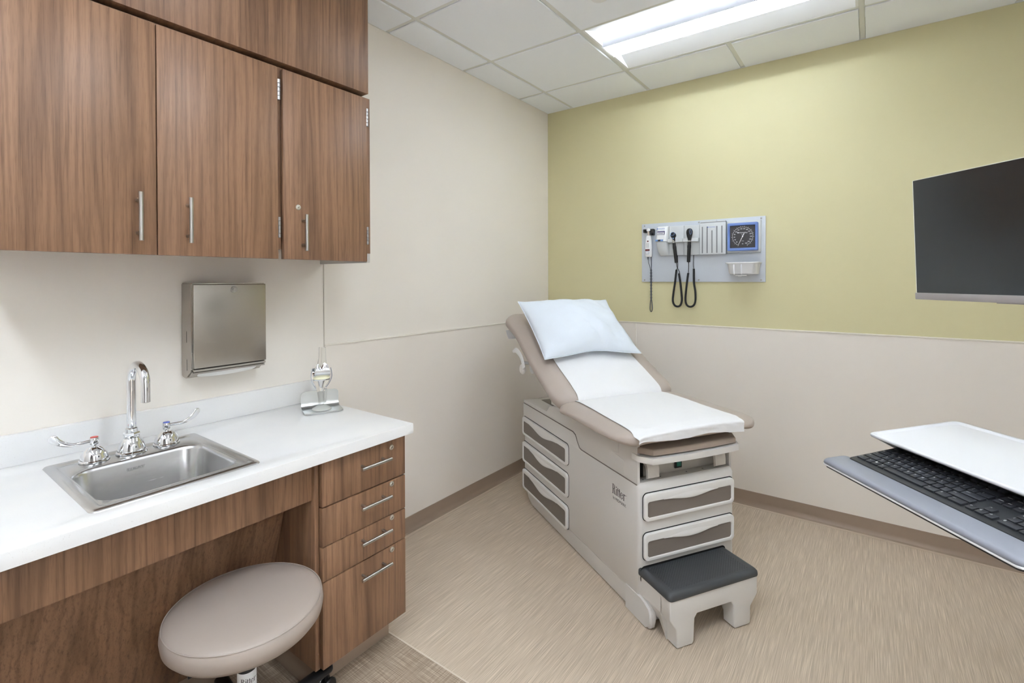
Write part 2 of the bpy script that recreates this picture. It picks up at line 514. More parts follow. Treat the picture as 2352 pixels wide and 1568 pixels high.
# ------------------------------------------------------------------ hardware
def bar_handle(parent, p0, p1, out, label=None):
    """p0,p1 ends of the bar (on the panel surface), out = outward vector"""
    p0, p1, out = Vector(p0), Vector(p1), Vector(out)
    bm = B(); q0, q1 = p0+out*.030, p1+out*.030
    cyl(bm, q0, q1, .0058, 20, .0008)
    d = (p1-p0)
    for f in (.16, .84): cyl(bm, p0+d*f, p0+d*f+out*.030, .0045, 14)
    return obj('handle', bm, NICKEL, parent, label=label)

def cam_lock(parent, p, M):
    bm = B(); M = Matrix.Translation(Vector(p)) @ M
    lathe(bm, [(.0, .004), (.005, .004), (.0065, .003), (.0075, .003), (.0095, .0025), (.010, 0)], n=24, M=M)
    l = obj('lock', bm, LOCKM, parent)
    b2 = B(); box(b2, -.0042, .0042, -.0008, .0008, .0038, .0046, M=M @ Matrix.Rotation(.5, 4, 'Z'))
    obj('keyhole', b2, DARK, l)
RX = basis((0, 0, 0), (0, 1, 0), (0, 0, 1), (1, 0, 0))     # lathe axis -> +X

def hinge(parent, x, y, zc, L=.075):
    bm = B()
    for k in range(5):
        cyl(bm, (x, y, zc-L/2+k*L/5+.0006), (x, y, zc-L/2+(k+1)*L/5-.0006), .0055, 14, .0006)
    box(bm, x-.012, x-.001, y-.003, y+.001, zc-L/2, zc+L/2)
    obj('hinge', bm, HINGEM, parent)

# ------------------------------------------------------------------ wall cabinets
DX = .37        # door faces
ZB, ZT = 1.489, 2.177
def carcass(bm, y0, y1, z0, z1, x1, t=.018, bottom=.03):
    box(bm, 0.001, x1, y0, y0+t, z0, z1); box(bm, .001, x1, y1-t, y1, z0, z1)
    box(bm, .001, x1, y0+t, y1-t, z0+bottom, z0+bottom+t); box(bm, .001, x1, y0+t, y1-t, z1-t, z1)
    box(bm, .001, .012, y0+t, y1-t, z0+bottom, z1)
c1 = thing('wall_cabinet', 'double-door walnut wall cabinet above the sink', 'cabinet', (0.18, -2.79, ZB), 'walnut wall cabinets')
bm = B(); carcass(bm, -3.163, -2.409, ZB+.036, ZT+.01, DX-.020); obj('cabinet_body', bm, WOOD, c1)
d = obj('door', box(B(), DX-.019, DX, -3.160, -2.7885, ZB, ZT, .0015), WOOD, c1)
bar_handle(d, (DX, -2.836, 1.528), (DX, -2.836, 1.668), (1, 0, 0))
d = obj('door', box(B(), DX-.019, DX, -2.7855, -2.4155, ZB, ZT, .0015), WOOD, c1)
bar_handle(d, (DX, -2.707, 1.528), (DX, -2.707, 1.668), (1, 0, 0))
hinge(d, DX-.001, -2.4115, 1.603); hinge(d, DX-.001, -2.4115, 2.098)
c2 = thing('wall_cabinet', 'narrow lockable walnut wall cabinet at the right end of the row', 'cabinet', (.18, -2.215, ZB), 'walnut wall cabinets')
bm = B(); carcass(bm, -2.407, -2.0, ZB+.036, ZT+.01, DX-.020); obj('cabinet_body', bm, WOOD, c2)
obj('end_rail', box(B(), .001, DX-.021, -2.018, -2.001, ZB-.003, ZB+.0358, .0006), mat('melamine_grey', (196, 192, 186), .45), c2, label='light grey bottom edge of the end panel')
d = obj('door', box(B(), DX-.019, DX, -2.396, -2.0305, ZB, ZT, .0015), WOOD, c2)
bar_handle(d, (DX, -2.323, 1.521), (DX, -2.323, 1.656), (1, 0, 0))
cam_lock(d, (DX, -2.340, 1.683), RX)
hinge(d, DX-.001, -2.0275, 1.599); hinge(d, DX-.001, -2.0275, 2.098)
tag(obj('soffit_panel', box(B(), .001, DX+.004, -3.163, -2.024, 2.197, H-.004, .0015), WOOD), 'flat walnut filler panel between the wall cabinets and the ceiling', 'soffit panel')

# ------------------------------------------------------------------ worktop with backsplash
CT = .857
ct = thing('countertop', 'speckled light grey stone worktop with backsplash, holding the sink', 'countertop', (.33, -2.84, CT))
SK = (.125, .585, -2.985, -2.610)
bm = B(); plate(bm, [(.001, -3.66), (.66, -3.66), (.66, -2.041), (.001, -2.041)], [rrect(*SK, .03)], .038, .003, Matrix.Translation((0, 0, CT-.038)))
obj('slab', bm, QUARTZ, ct)
obj('backsplash', box(B(), .001, .020, -3.66, -2.043, CT, .951, .0015), QUARTZ, ct)
# apron and knee space panel
tag(obj('apron_panel', box(B(), .58, .60, -3.66, -2.432, .683, CT-.038, .001), WOOD), 'walnut apron board under the front edge of the worktop', 'apron panel')
kt = thing('knee_space_panel', 'sloping walnut panel closing the knee space under the sink', 'access panel', (.27, -3.0, 0))
th = math.atan2(.145, .46)
bm = B(); M = Matrix.Translation((.266, 0, .105)) @ Matrix.Rotation(th, 4, 'Y')
box(bm, -.009, .009, -3.66, -2.436, 0, .62, .001, M=M); obj('panel', bm, WOOD, kt)
obj('cove_base', box(B(), .20, .245, -3.66, -2.436, .001, .10, .002), BASEM, kt)

# ------------------------------------------------------------------ drawer base cabinet
FXD = .635
dc = thing('drawer_cabinet', 'walnut base cabinet with four lockable drawers under the worktop end', 'cabinet', (.31, -2.245, 0))
bm = B(); box(bm, .02, .612, -2.430, -2.412, .115, CT-.039, .0008); box(bm, .02, .612, -2.080, -2.062, .115, CT-.039, .0008)
box(bm, .02, .60, -2.412, -2.08, .115, .133); box(bm, .02, .03, -2.412, -2.08, .133, CT-.039); box(bm, .02, .60, -2.412, -2.08, CT-.057, CT-.039)
obj('cabinet_body', bm, WOOD, dc)
for k, (za, zb) in enumerate([(.662, .815), (.530, .657), (.4135, .5265), (.122, .4105)]):
    d = obj('drawer', box(B(), FXD-.020, FXD, -2.417, -2.061, za, zb, .0018), WOOD, dc)
    hz = [.752, .612, .487, .363][k]; lz = [.782, .644, .517, .396][k]
    bar_handle(d, (FXD, -2.282, hz), (FXD, -2.150, hz), (1, 0, 0))
    cam_lock(d, (FXD, -2.128, lz), RX)
bm = B(); box(bm, .04, .545, -2.405, -2.07, .001, .114, .002); obj('toe_kick', bm, BASEM, dc)

# ------------------------------------------------------------------ sink
def rr3(x0, x1, y0, y1, r, z, seg=7): return [Vector((x, y, z)) for x, y in rrect(x0, x1, y0, y1, r, seg)]
sk = thing('sink', 'stainless steel drop-in sink set into the grey worktop', 'sink', (.355, -2.798, CT))
X0, X1, Y0, Y1 = .110, .597, -3.002, -2.594
b0, b1, c0, c1_ = .232, .548, -2.966, -2.632
R = [rr3(X0, X1, Y0, Y1, .018, CT+.0002), rr3(X0+.003, X1-.003, Y0+.003, Y1-.003, .016, CT+.004), rr3(X0+.012, X1-.012, Y0+.012, Y1-.012, .014, CT+.006),
     rr3(X0+.024, X1-.024, Y0+.022, Y1-.022, .016, CT+.0055), rr3(X0+.029, X1-.029, Y0+.027, Y1-.027, .018, CT+.0015), rr3(X0+.034, X1-.034, Y0+.030, Y1-.030, .020, CT+.0012),
     rr3(b0-.008, b1+.004, c0-.004, c1_+.004, .058, CT+.0008), rr3(b0-.002, b1, c0, c1_, .055, CT-.003), rr3(b0+.002, b1-.002, c0+.003, c1_-.003, .053, CT-.012),
     rr3(b0+.010, b1-.010, c0+.010, c1_-.010, .05, CT-.11), rr3(b0+.016, b1-.016, c0+.016, c1_-.016, .05, CT-.133), rr3(b0+.030, b1-.030, c0+.030, c1_-.030, .045, CT-.147),
     rr3(b0+.055, b1-.055, c0+.055, c1_-.055, .04, CT-.152), rr3(.36, .42, -2.83, -2.77, .03, CT-.155)]
bm = B(); rings(bm, R, False, True); obj('basin', bm, STEEL, sk, angle=40)
bm = lathe(B(), [(.0, .001), (.012, .001), (.018, .003), (.038, .0035), (.043, .0015)], (.39, -2.80, CT-.155)); obj('drain', bm, CHROME, sk)
M = basis((.2405, -2.806, CT-.030), (0, 1, 0), (-.09, 0, 1), (1, 0, .09))
lg = mat('embossed_mark', (222, 222, 222), .2, 1)
obj('embossed_lettering', text(B(), 'ELKAY', .0125, M, .0006, 1.25), lg, sk)

# ------------------------------------------------------------------ faucet
fc = thing('faucet', 'chrome gooseneck faucet with two wing handles behind the sink', 'faucet', (.166, -2.797, CT+.006))
zf = CT+.002
bm = lathe(B(), [(.041, 0), (.041, .005), (.037, .008), (.036, .018), (.030, .036), (.022, .048), (.0, .050)], (.166, -2.797, zf), 40); obj('base', bm, CHROME, fc)
bm = B()
for za, r0 in ((.046, .020), (.0525, .023)):
    lathe(bm, [(r0-.003, za), (r0, za+.004), (r0, za+.009), (r0-.003, za+.013)], (.166, -2.797, zf), 6 if za > .05 else 32)
lathe(bm, [(.017, .06), (.0165, .078), (.0145, .080)], (.166, -2.797, zf), 32)
obj('collar', bm, CHROME, fc)
path = [(.166, -2.797, zf+.07), (.166, -2.797, 1.0), (.166, -2.797, 1.09)]
path = [Vector(p) for p in path]
for k in range(1, 17):
    a = pi-k*pi*.985/16; path.append(Vector((.166+.0565+.0565*cos(a), -2.797+.004*k/16, 1.09+.056*sin(a))))
path.append(path[-1]+Vector((.001, 0, -.028))); path.append(path[-1]+Vector((.0015, 0, -.028)))
bm = B(); tube(bm, path, .0128, 24); s = obj('spout', bm, CHROME, fc, 50)
obj('outlet', lathe(B(), [(.0, 0), (.0095, 0), (.0095, .003)], (path[-1].x, path[-1].y, path[-1].z-.0006)), DARK, s)
for y, sgn, cm in ((-2.890, -1, RED), (-2.698, 1, BLUEP)):
    x = .160
    h = obj('handle', lathe(B(), [(.038, 0), (.038, .004), (.035, .006), (.033, .020), (.026, .034), (.016, .043), (.0, .0445)], (x, y, zf), 40), CHROME, fc)
    bm = B(); lathe(bm, [(.006, .042), (.006, .050)], (x, y, zf), 16); lathe(bm, [(.0, .050), (.0105, .050), (.012, .052), (.012, .069), (.011, .071), (0, .071)], (x, y, zf), 28)
    # wing blade
    zz = zf+.062
    pth = cr([(x, y+sgn*.008, zz), (x+.002, y+sgn*.030, zz-.001), (x+.002, y+sgn*.050, zz-.0005), (x+.001, y+sgn*.070, zz+.006), (x, y+sgn*.088, zz+.019), (x-.001, y+sgn*.100, zz+.036)], 6)
    n = len(pth); rr = []
    for i in range(n):
        f = i/(n-1); w = .0050+.0085*max(0, (f-.35)/.65)**1.1; tt = .0050-.002*f
        if f > .88: w *= sqrt(max(.02, 1-((f-.88)/.12)**2*.93)); 
        rr.append((w, tt))
    tube(bm, pth, rr, 16, shape=Vector((.25, 0, 1)))
    obj('lever', bm, CHROME, h, 50)
    obj('index_ring', lathe(B(), [(.0, .0712), (.0098, .0712), (.0098, .0728), (.0, .0735)], (x, y, zf), 24), cm, h)

# ------------------------------------------------------------------ paper towel dispenser
pt = thing('towel_dispenser', 'brushed steel paper towel dispenser on the wall above the worktop', 'paper towel dispenser', (.05, -2.46, 1.05))
ya, yb = -2.594, -2.325
side = [(.0, 1.402), (.085, 1.402), (.085, 1.075), (.070, 1.055), (.0, 1.05)]
side = [(0.001, 1.402), (.092, 1.402), (.092, 1.085), (.078, 1.070), (.050, 1.050), (.030, 1.046), (.012, 1.048), (.001, 1.055)]
bm = B(); rings(bm, [[Vector((x, y, z)) for x, z in side] for y in (ya, yb)])
bmesh.ops.bevel(bm, geom=[e for e in bm.edges if abs(e.verts[0].co.y-e.verts[1].co.y) < 1e-6], offset=.004, segments=2, affect='EDGES')
body = obj('housing', bm, STEELP, pt, 50)
for z0 in (1.078, 1.182): obj('sight_slot', box(B(), .048, .050, ya-.0004, ya+.001, z0, z0+.042), DARK, body)
dr = obj('door', box(B(), .0935, .101, ya+.004, yb-.0005, 1.088, 1.3975, .0025, 3), STEELP, pt)
bm = B(); lathe(bm, [(.0, .004), (.0115, .004), (.0125, 0)], n=24, M=Matrix.Translation((.101, -2.449, 1.377)) @ RX); cyl(bm, (.102, -2.449, 1.377), (.114, -2.449, 1.377), .0078, 20, .001)
obj('lock_knob', bm, NICKEL, dr)
bm = B(); tube(bm, cr([(.098, ya+.004, 1.081), (.098, yb-.004, 1.081)], 2), .0045, 10); tube(bm, [(.088, ya+.003, 1.071), (.088, yb-.003, 1.071)], .0055, 10)
obj('roll_lip', bm, STEELP, pt)
bm = B(); rs = []
for k in range(25):
    f = k/24; y = ya+.03+(yb-ya-.055)*f; bell = sin(pi*f)**.6
    rs.append([Vector((.030, y, 1.0505)), Vector((.052, y, 1.0525-.008*bell)), Vector((.070, y, 1.062-.006*bell)), Vector((.080, y, 1.069)), Vector((.078, y, 1.072)), Vector((.05, y, 1.056)), Vector((.030, y, 1.052))])
rings(bm, rs); tag(obj('paper_towel', bm, TOWELM), 'white paper towel edge showing in the slot of the steel dispenser', 'paper towel')

# ------------------------------------------------------------------ knee joint model on its stand
o = Vector((.206, -2.141, CT)); fx = Vector((.383, .924, 0)); fy = Vector((-.924, .383, 0))   # along front edge, towards the back
MK = basis(o, fx, fy, (0, 0, 1))
km = thing('knee_model', 'clear resin knee joint model with metal implant on an aluminium stand', 'anatomical model', MK, local=True)
# bent plate: profile in (y,z), with rounded corners front and top
bm = B(); hwk = .077
prof = cr([(-.058, .004), (.0, .004), (.030, .004), (.043, .008), (.052, .020), (.055, .040), (.057, .075)], 8)
n = len(prof)
def pl_w(i):
    d = min((prof[i]-prof[0]).length, (prof[i]-prof[-1]).length); r = .016
    return hwk - (0 if d >= r else r-sqrt(max(0, r*r-(r-d)**2)))
rs = []
for i in range(n):
    tn = (prof[min(i+1, n-1)]-prof[max(i-1, 0)]).normalized(); nn = Vector((-tn.y, tn.x)) if len(tn) == 2 else Vector((-tn.y, tn.x, 0))
    w = pl_w(i); p = prof[i]
    rs.append([Vector((-w, p.x+nn.x*.003, p.y+nn.y*.003)), Vector((w, p.x+nn.x*.003, p.y+nn.y*.003)), Vector((w, p.x-nn.x*.003, p.y-nn.y*.003)), Vector((-w, p.x-nn.x*.003, p.y-nn.y*.003))])
rings(bm, rs)
obj('stand', bm, ALUM, km, 40)
MS = Matrix.Translation((-.002, .0, .0))
obj('cone', lathe(B(), [(.040, .0075), (.039, .0095), (.014, .024), (.0, .0245)], n=36, M=MS), FROST, km)
def bone(bm, prof, n=22):
    """prof: (x, z, rx, ry) """
    rs = [[Vector((x+rx*cos(2*pi*k/n), y+ry*sin(2*pi*k/n), z)) for k in range(n)] for x, y, z, rx, ry in prof]
    return rings(bm, rs)
bm = B(); bone(bm, [(-.005, 0, .022, .009, .009), (-.006, 0, .05, .010, .010), (-.008, 0, .085, .013, .012), (-.007, 0, .105, .022, .018), (-.004, 0, .122, .032, .024), (-.003, 0, .131, .034, .025)]); obj('tibia', bm, CLEAR, km, 60)
bm = B(); tube(bm, cr([(.010, .006, .022), (.012, .004, .05), (.014, .002, .08), (.012, .002, .092)], 4), [.005]*5+[.0055]*4+[.0065]*3+[.004], 12); obj('fibula', bm, CLEAR, km, 60)
bm = B(); bone(bm, [(-.003, 0, .1315, .034, .025), (-.003, 0, .136, .035, .026)]);
bone(bm, [(-.005, 0, .098, .004, .004), (-.005, 0, .115, .009, .006), (-.004, 0, .1315, .014, .009)])
obj('tibial_tray', bm, CHROME, km, 50)
bm = B(); bone(bm, [(-.003, 0, .1365, .034, .025), (-.003, 0, .143, .033, .024), (-.003, 0, .148, .028, .020), (-.003, 0, .150, .010, .008)]); obj('bearing_insert', bm, POLY, km, 50)
bm = B(); bone(bm, [(-.003, 0, .166, .030, .018), (-.002, 0, .182, .027, .018), (.000, 0, .200, .018, .015), (.001, 0, .225, .0145, .013), (.001, 0, .268, .014, .0125)]); obj('femur', bm, CLEAR, km, 60)
# femoral shell: J-shaped sweep, two condyles around a groove
bm = B(); NX = 24; jp = cr([(-.015, .196), (-.023, .182), (-.026, .170), (-.023, .159), (-.013, .1515), (.002, .150), (.014, .155), (.021, .165), (.021, .178)], 5)
out_, inn_ = [], []
for i, p in enumerate(jp):
    f = i/(len(jp)-1); ro, ri = [], []
    tn = (jp[min(i+1, len(jp)-1)]-jp[max(i-1, 0)]).normalized(); nn_ = Vector((tn.y, -tn.x))
    for k in range(NX+1):
        x = 2*k/NX-1; wd = .022+.010*min(1, f*4)
        cond = .0045*math.exp(-((abs(x)-.58)/.28)**2)-.0035*math.exp(-(x/.22)**2)
        top = (.007*math.exp(-((x-.45)/.3)**2)+.003*math.exp(-((x+.75)/.25)**2)-.010*math.exp(-((x+.2)/.25)**2))*max(0, 1-f*5)
        q = p-nn_*cond
        ro.append(Vector((-.003+wd*x, q.x, q.y+top))); q2 = p+nn_*.0045
        ri.append(Vector((-.003+wd*x*.96, q2.x, q2.y+top)))
    out_.append(ro+ri[::-1])
rings(bm, out_)
obj('femoral_cap', bm, CHROME, km, 50)
bm = B()
for s in (-1, 1):
    pth = cr([(s*.037-.003, -.004, .180), (s*.041-.003, -.004, .160), (s*.041-.003, -.004, .140), (s*.034-.005, -.004, .118), (s*.020-.006, -.004, .098)], 5)
    tube(bm, pth, [(.0018, .006)]*len(pth), 10, shape=Vector((1, 0, 0)))
obj('ligament', bm, mat('milky_resin', (226, 230, 238), .2, 0, Transmission_Weight=.6, IOR=1.2), km, 60)
# ------------------------------------------------------------------ exam table (own frame: u to the foot end, v away from the sink side)
MT = Matrix.Translation((1.344, -1.424, 0)) @ Matrix.Rotation(radians(-31.8), 4, 'Z')
tb = thing('exam_table', 'taupe and light grey medical exam table with raised backrest and pull-out step', 'exam table', MT, local=True)
VC = .257
U0, U1, V0, V1 = -1.236, -.017, 0.0, .513
MSIDE = lambda u, z, v: basis((u, v, z), (1, 0, 0), (0, 0, 1), (0, -1, 0))     # local x->+u, y->z, out->-v
MFRONT = lambda v, z, u: basis((u, v, z), (0, 1, 0), (0, 0, 1), (1, 0, 0))     # local x->+v, y->z, out->+u

# lower cabinet: rounded plan, joint line stepping along the side
def plan(u0, u1, v0, v1, r, z, seg=6): return [Vector((x, y, z)) for x, y in rrect(u0, u1, v0, v1, r, seg)]
bm = B()
rings(bm, [plan(U0+.004, U1-.004, V0+.004, V1-.004, .028, .094), plan(U0, U1, V0, V1, .030, .100), plan(U0, U1, V0, V1, .030, .545), plan(U0+.004, U1-.004, V0+.004, V1-.004, .030, .558), plan(U0+.016, U1-.014, V0+.014, V1-.014, .026, .566)])
stepped = [(U0, .50), (-.505, .50), (-.505, .553), (-.522, .558), (-.542, .582), (-.562, .612), (-.587, .6205), (U0, .6205)]
plate(bm, stepped, [], V1-V0-.0016, .002, MSIDE(0, 0, V1-.0008))
obj('base_cabinet', bm, CASEM, tb, 40)
bm = B()
rings(bm, [plan(-1.165, .0, .014, .499, .03, .006), plan(-1.195, -.004, .006, .507, .03, .04), plan(-1.218, -.012, .0015, .511, .03, .094)])
# foot ends flare forward at both corners
for v0, v1 in ((-.003, .030), (.483, .516)):
    prof = [(-.12, .004), (.030, .004), (.043, .014), (.050, .040), (.050, .070), (.040, .092), (.010, .106), (-.018, .112), (-.12, .112)]
    t = B(); rings(t, [[Vector((u, v, z)) for u, z in prof] for v in (v0, v1)])
    bmesh.ops.bevel(t, geom=[e for e in t.edges if abs(e.verts[0].co.y-e.verts[1].co.y) < 1e-6 and e.verts[0].co.x > -.1], offset=.008, segments=3, affect='EDGES')
    merge(bm, t)
obj('base_skirt', bm, CASEM, tb, 40)
bm = B()
for u in (-.05, -.80): 
    for v in (.02, .46): obj('glide', box(B(), u, u+.03, v, v+.03, .0005, .012), BLACK, tb)

# upper cover
UF = -.040
bm = B()
sidep = [(U0+.004, .624), (-.585, .624), (-.560, .615), (-.540, .585), (-.520, .562), (-.50, .557), (UF, .557), (UF, .735), (-.60, .735), (-.86, .690), (-.90, .650), (U0+.004, .642)]
for v0, v1 in ((.001, .013), (.500, .512)):
    plate(bm, [(p[0], p[1]) for p in sidep], [], v1-v0, .003, MSIDE(0, 0, v1))
box(bm, U0+.004, -.50, .013, .500, .632, .642); box(bm, -.86, UF-.05, .013, .500, .70, .735); box(bm, -.09, -.085, .013, .500, .566, .70)
box(bm, U0+.003, U0+.012, .002, .511, .56, .642, .002)
obj('upper_cover', bm, CASEM, tb, 40)
# dark gap along the joint line
line = [(U0+.005, .622), (-.585, .622), (-.560, .613), (-.540, .583), (-.520, .560), (-.50, .555), (UF-.005, .5555)]
bm = B(); rs = [[Vector((u, -.0004, z-.0014)), Vector((u, -.0004, z+.0014)), Vector((u, .004, z+.0014)), Vector((u, .004, z-.0014))] for u, z in line]
rings(bm, rs); obj('joint_line', bm, mat('joint_shade', (120, 112, 104), .7), tb)
# embossed panel lines on the cover
bm = B()
tube(bm, [(-.175, .0008, .72), (-.175, .0008, .652), (-.178, .0008, .648), (-.20, .0008, .645)], .0016, 8)
tube(bm, cr([(-.225, .0008, .640), (-.150, .0008, .628), (-.140, .0008, .618), (-.140, .0008, .575), (-.148, .0008, .566)], 4), .0016, 8)
obj('embossed_line', bm, CASEM, tb)
bm = B(); box(bm, U0+.06, -1.02, .10, .40, .6415, .6445, .001); obj('rear_recess', bm, mat('recess_grey', (128, 124, 116), .6), tb)

# footrest bay at the foot end
bm = B(); box(bm, -.084, -.036, .013, .500, .566, .5685, .0004)
box(bm, -.084, -.080, .06, .455, .5685, .640)
obj('bay_plate', bm, SHEETM, tb)
for va_ in (.018, .457): obj('bay_slot', box(B(), -.0835, -.078, va_, va_+.040, .572, .632), DARK, tb)
for v0 in (.047, .412):
    bm = B(); t = B()
    prof = cr([(-.075, .650), (-.058, .645), (-.040, .635), (-.032, .615), (-.030, .582)], 5)
    rs = []
    for p in prof:
        rs.append([Vector((p.x, v0, p.y)), Vector((p.x, v0+.058, p.y)), Vector((p.x-.012, v0+.058, p.y-.008)), Vector((p.x-.012, v0, p.y-.008))])
    rings(bm, rs); obj('stirrup_arm', bm, mat('stirrup_grey', (202, 197, 191), .45), tb, 40)
bm = box(B(), -.0795, -.074, .225, .262, .582, .632, .001); sw = obj('switch', bm, BLACK, tb)
bm = box(B(), -.074, -.0705, .232, .255, .590, .624, .0012); obj('rocker', bm, GREENL, sw, label='green rocker of the power switch')
# sliding footrest: white rail with a slim pad
def bowed(u_back, u_front, bow, v0, v1, chamf, n=14, cv=.036):
    out = [(v0, u_back), (v0, u_front-chamf)]
    for k in range(n+1):
        f = k/n; v = v0+cv+(v1-v0-2*cv)*f; out.append((v, u_front+bow*(1-(2*f-1)**2)))
    out += [(v1, u_front-chamf), (v1, u_back)]
    return out
MB = lambda z: basis((0, 0, z), (0, 1, 0), (1, 0, 0), (0, 0, -1))
bm = B(); plate(bm, bowed(-.07, .026, .010, -.006, .524, .050), [], .026, .003, basis((0, 0, .684), (0, 1, 0), (1, 0, 0), (0, 0, -1)))
obj('footrest_rail', bm, FRONTM, tb, 40)
bm = B(); plate(bm, bowed(-.07, .016, .008, .002, .516, .050), [], .024, .008, basis((0, 0, .692), (0, 1, 0), (1, 0, 0), (0, 0, 1)), 4)
obj('footrest_pad', bm, PADM, tb, 40)
SCRM = mat('dark_screw', (90, 86, 82), .4, .6)
for v in (.04, .13, .27, .36, .47): obj('screw', lathe(B(), [(.0, .0008), (.003, .0008), (.0035, 0)], (-.055, v, .5685), 12), SCRM, tb)

# drawers
def wave(w, h, r=.008, n=22, lip=.17):
    """inset outline: flat bottom, top edge scooped down in the middle (x 0..w, y 0..h)"""
    out = [(r, 0), (w-r, 0), (w, r), (w, h-r), (w-r*.3, h-r*.3), (w-r, h)]
    for k in range(n+1):
        f = 1-k/n
        x = w*(.14+.72*f); s = .5-.5*cos(2*pi*f); y = h-h*lip*s
        out.append((x, y))
    out += [(r, h), (r*.3, h-r*.3), (0, h-r), (0, r)]
    return out
def drawer(M, w, h, mt, mb, ms, lip=.17):
    d = obj('drawer', plate(B(), rrect(0, w, 0, h, .020), [[(x+ms, y+mb) for x, y in wave(w-2*ms, h-mt-mb, lip=lip)]], .014, .004, M, 3), FRONTM, tb, 40)
    ins = [(x+ms-.002, y+mb-.002) for x, y in wave(w-2*ms+.004, h-mt-mb+.004, lip=lip)]
    obj('inset_panel', plate(B(), ins, [], .0095, 0, M), INSETM, d, label='taupe inset panel')
    # soft pull lip rolling over the scoop
    W, Hh = w-2*ms, h-mt-mb; rs = []
    for k in range(27):
        f = .05+.90*k/26; x = ms+W*(.14+.72*f); s = .5-.5*cos(2*pi*f); y = mb+Hh-Hh*lip*s
        up = min(h-.010, y+.004+.022*s)
        rs.append([M @ Vector((x, y+.0012*(1-s), .0125)), M @ Vector((x, y+.0012*(1-s)-.0012*s, .0135+.004*s)), M @ Vector((x, y+.004*s, .0138+.0055*s)), M @ Vector((x, y+(up-y)*.6, .0138+.0025*s)), M @ Vector((x, up, .0138)), M @ Vector((x, y+.002, .012))])
    obj('pull_lip', rings(B(), rs), FRONTM, d, 60)
    # shadow gap in the cabinet around the drawer
    obj('drawer_gap', plate(B(), rrect(-.0035, w+.0035, -.002, h+.004, .022), [], .0008, 0, M), DARK, d)
for z, h in ((.415, .112), (.251, .113)):
    drawer(MFRONT(.012, z, U1), .482, h, .032, .015, .016)
for z, h in ((.428, .112), (.258, .126), (.086, .124)):
    drawer(MSIDE(-1.224, z, V0), .592, h, .026, .013, .017, .27)

# pull-out step
st_u1, zt = .160, .221
bm = B()
sv0, sv1 = .002, .448
outer = [(sv0, .192), (sv0, .118), (sv0+.030, .075), (sv0+.032, .008), (sv0+.038, .002), (.110, .002), (.117, .010), (.122, .100), (.134, .115), (.308, .115), (.318, .100), (.322, .010), (.330, .002), (.402, .002), (.410, .008), (.412, .075), (sv1, .118), (sv1, .192)]
leg = plate(B(), outer, [], .055, .006, MFRONT(0, 0, st_u1-.055), 3)
merge(bm, leg)
box(bm, -.05, st_u1-.05, sv0, sv0+.02, .118, .192); box(bm, -.05, st_u1-.05, sv1-.02, sv1, .118, .192); box(bm, -.05, st_u1-.05, sv0+.01, sv1-.01, .15, .192)
for va, vb, s in ((sv0, .115, 1), (sv1, .320, -1)):
    prof = [(st_u1-.056, .118), (st_u1-.056, .004), (.098, .006), (.085, .025), (.06, .055), (-.02, .075), (-.05, .075), (-.05, .118)]
    t = B(); rings(t, [[Vector((u, v + (s*.030*max(0, min(1, (.118-z)/.06))) if v == va else v, z)) for u, z in prof] for v in (va, va+s*.105)]); merge(bm, t)
step = obj('step', bm, CASEM, tb, 38)
bm = B()
rings(bm, [plan(-.04, st_u1+.004, sv0-.003, sv1+.003, .014, .1915), plan(-.04, st_u1+.006, sv0-.005, sv1+.005, .016, .197), plan(-.04, st_u1+.005, sv0-.004, sv1+.004, .016, .210), plan(-.04, st_u1-.002, sv0+.003, sv1-.003, .016, .218), plan(-.04, st_u1-.012, sv0+.013, sv1-.013, .014, zt)])
tr = obj('step_tread', bm, TREAD, step, 50, label='dark grey ribbed rubber tread')
bm = B()
for i in range(26):
    for j in range(30 if i % 2 else 29):
        v = sv0+.030+(sv1-sv0-.06)*(j+(.0 if i % 2 else .5))/29.5; u = -.008+.148*i/25
        box(bm, u-.0018, u+.0018, v-.0018, v+.0018, zt-.0005, zt+.0010)
obj('tread_studs', bm, TREAD, tr)
bm = B(); plate(bm, rrect(sv0-.0035, sv1+.006, .16, .229, .020), [], .0008, 0, MFRONT(0, 0, U1)); obj('step_opening', bm, DARK, tb)

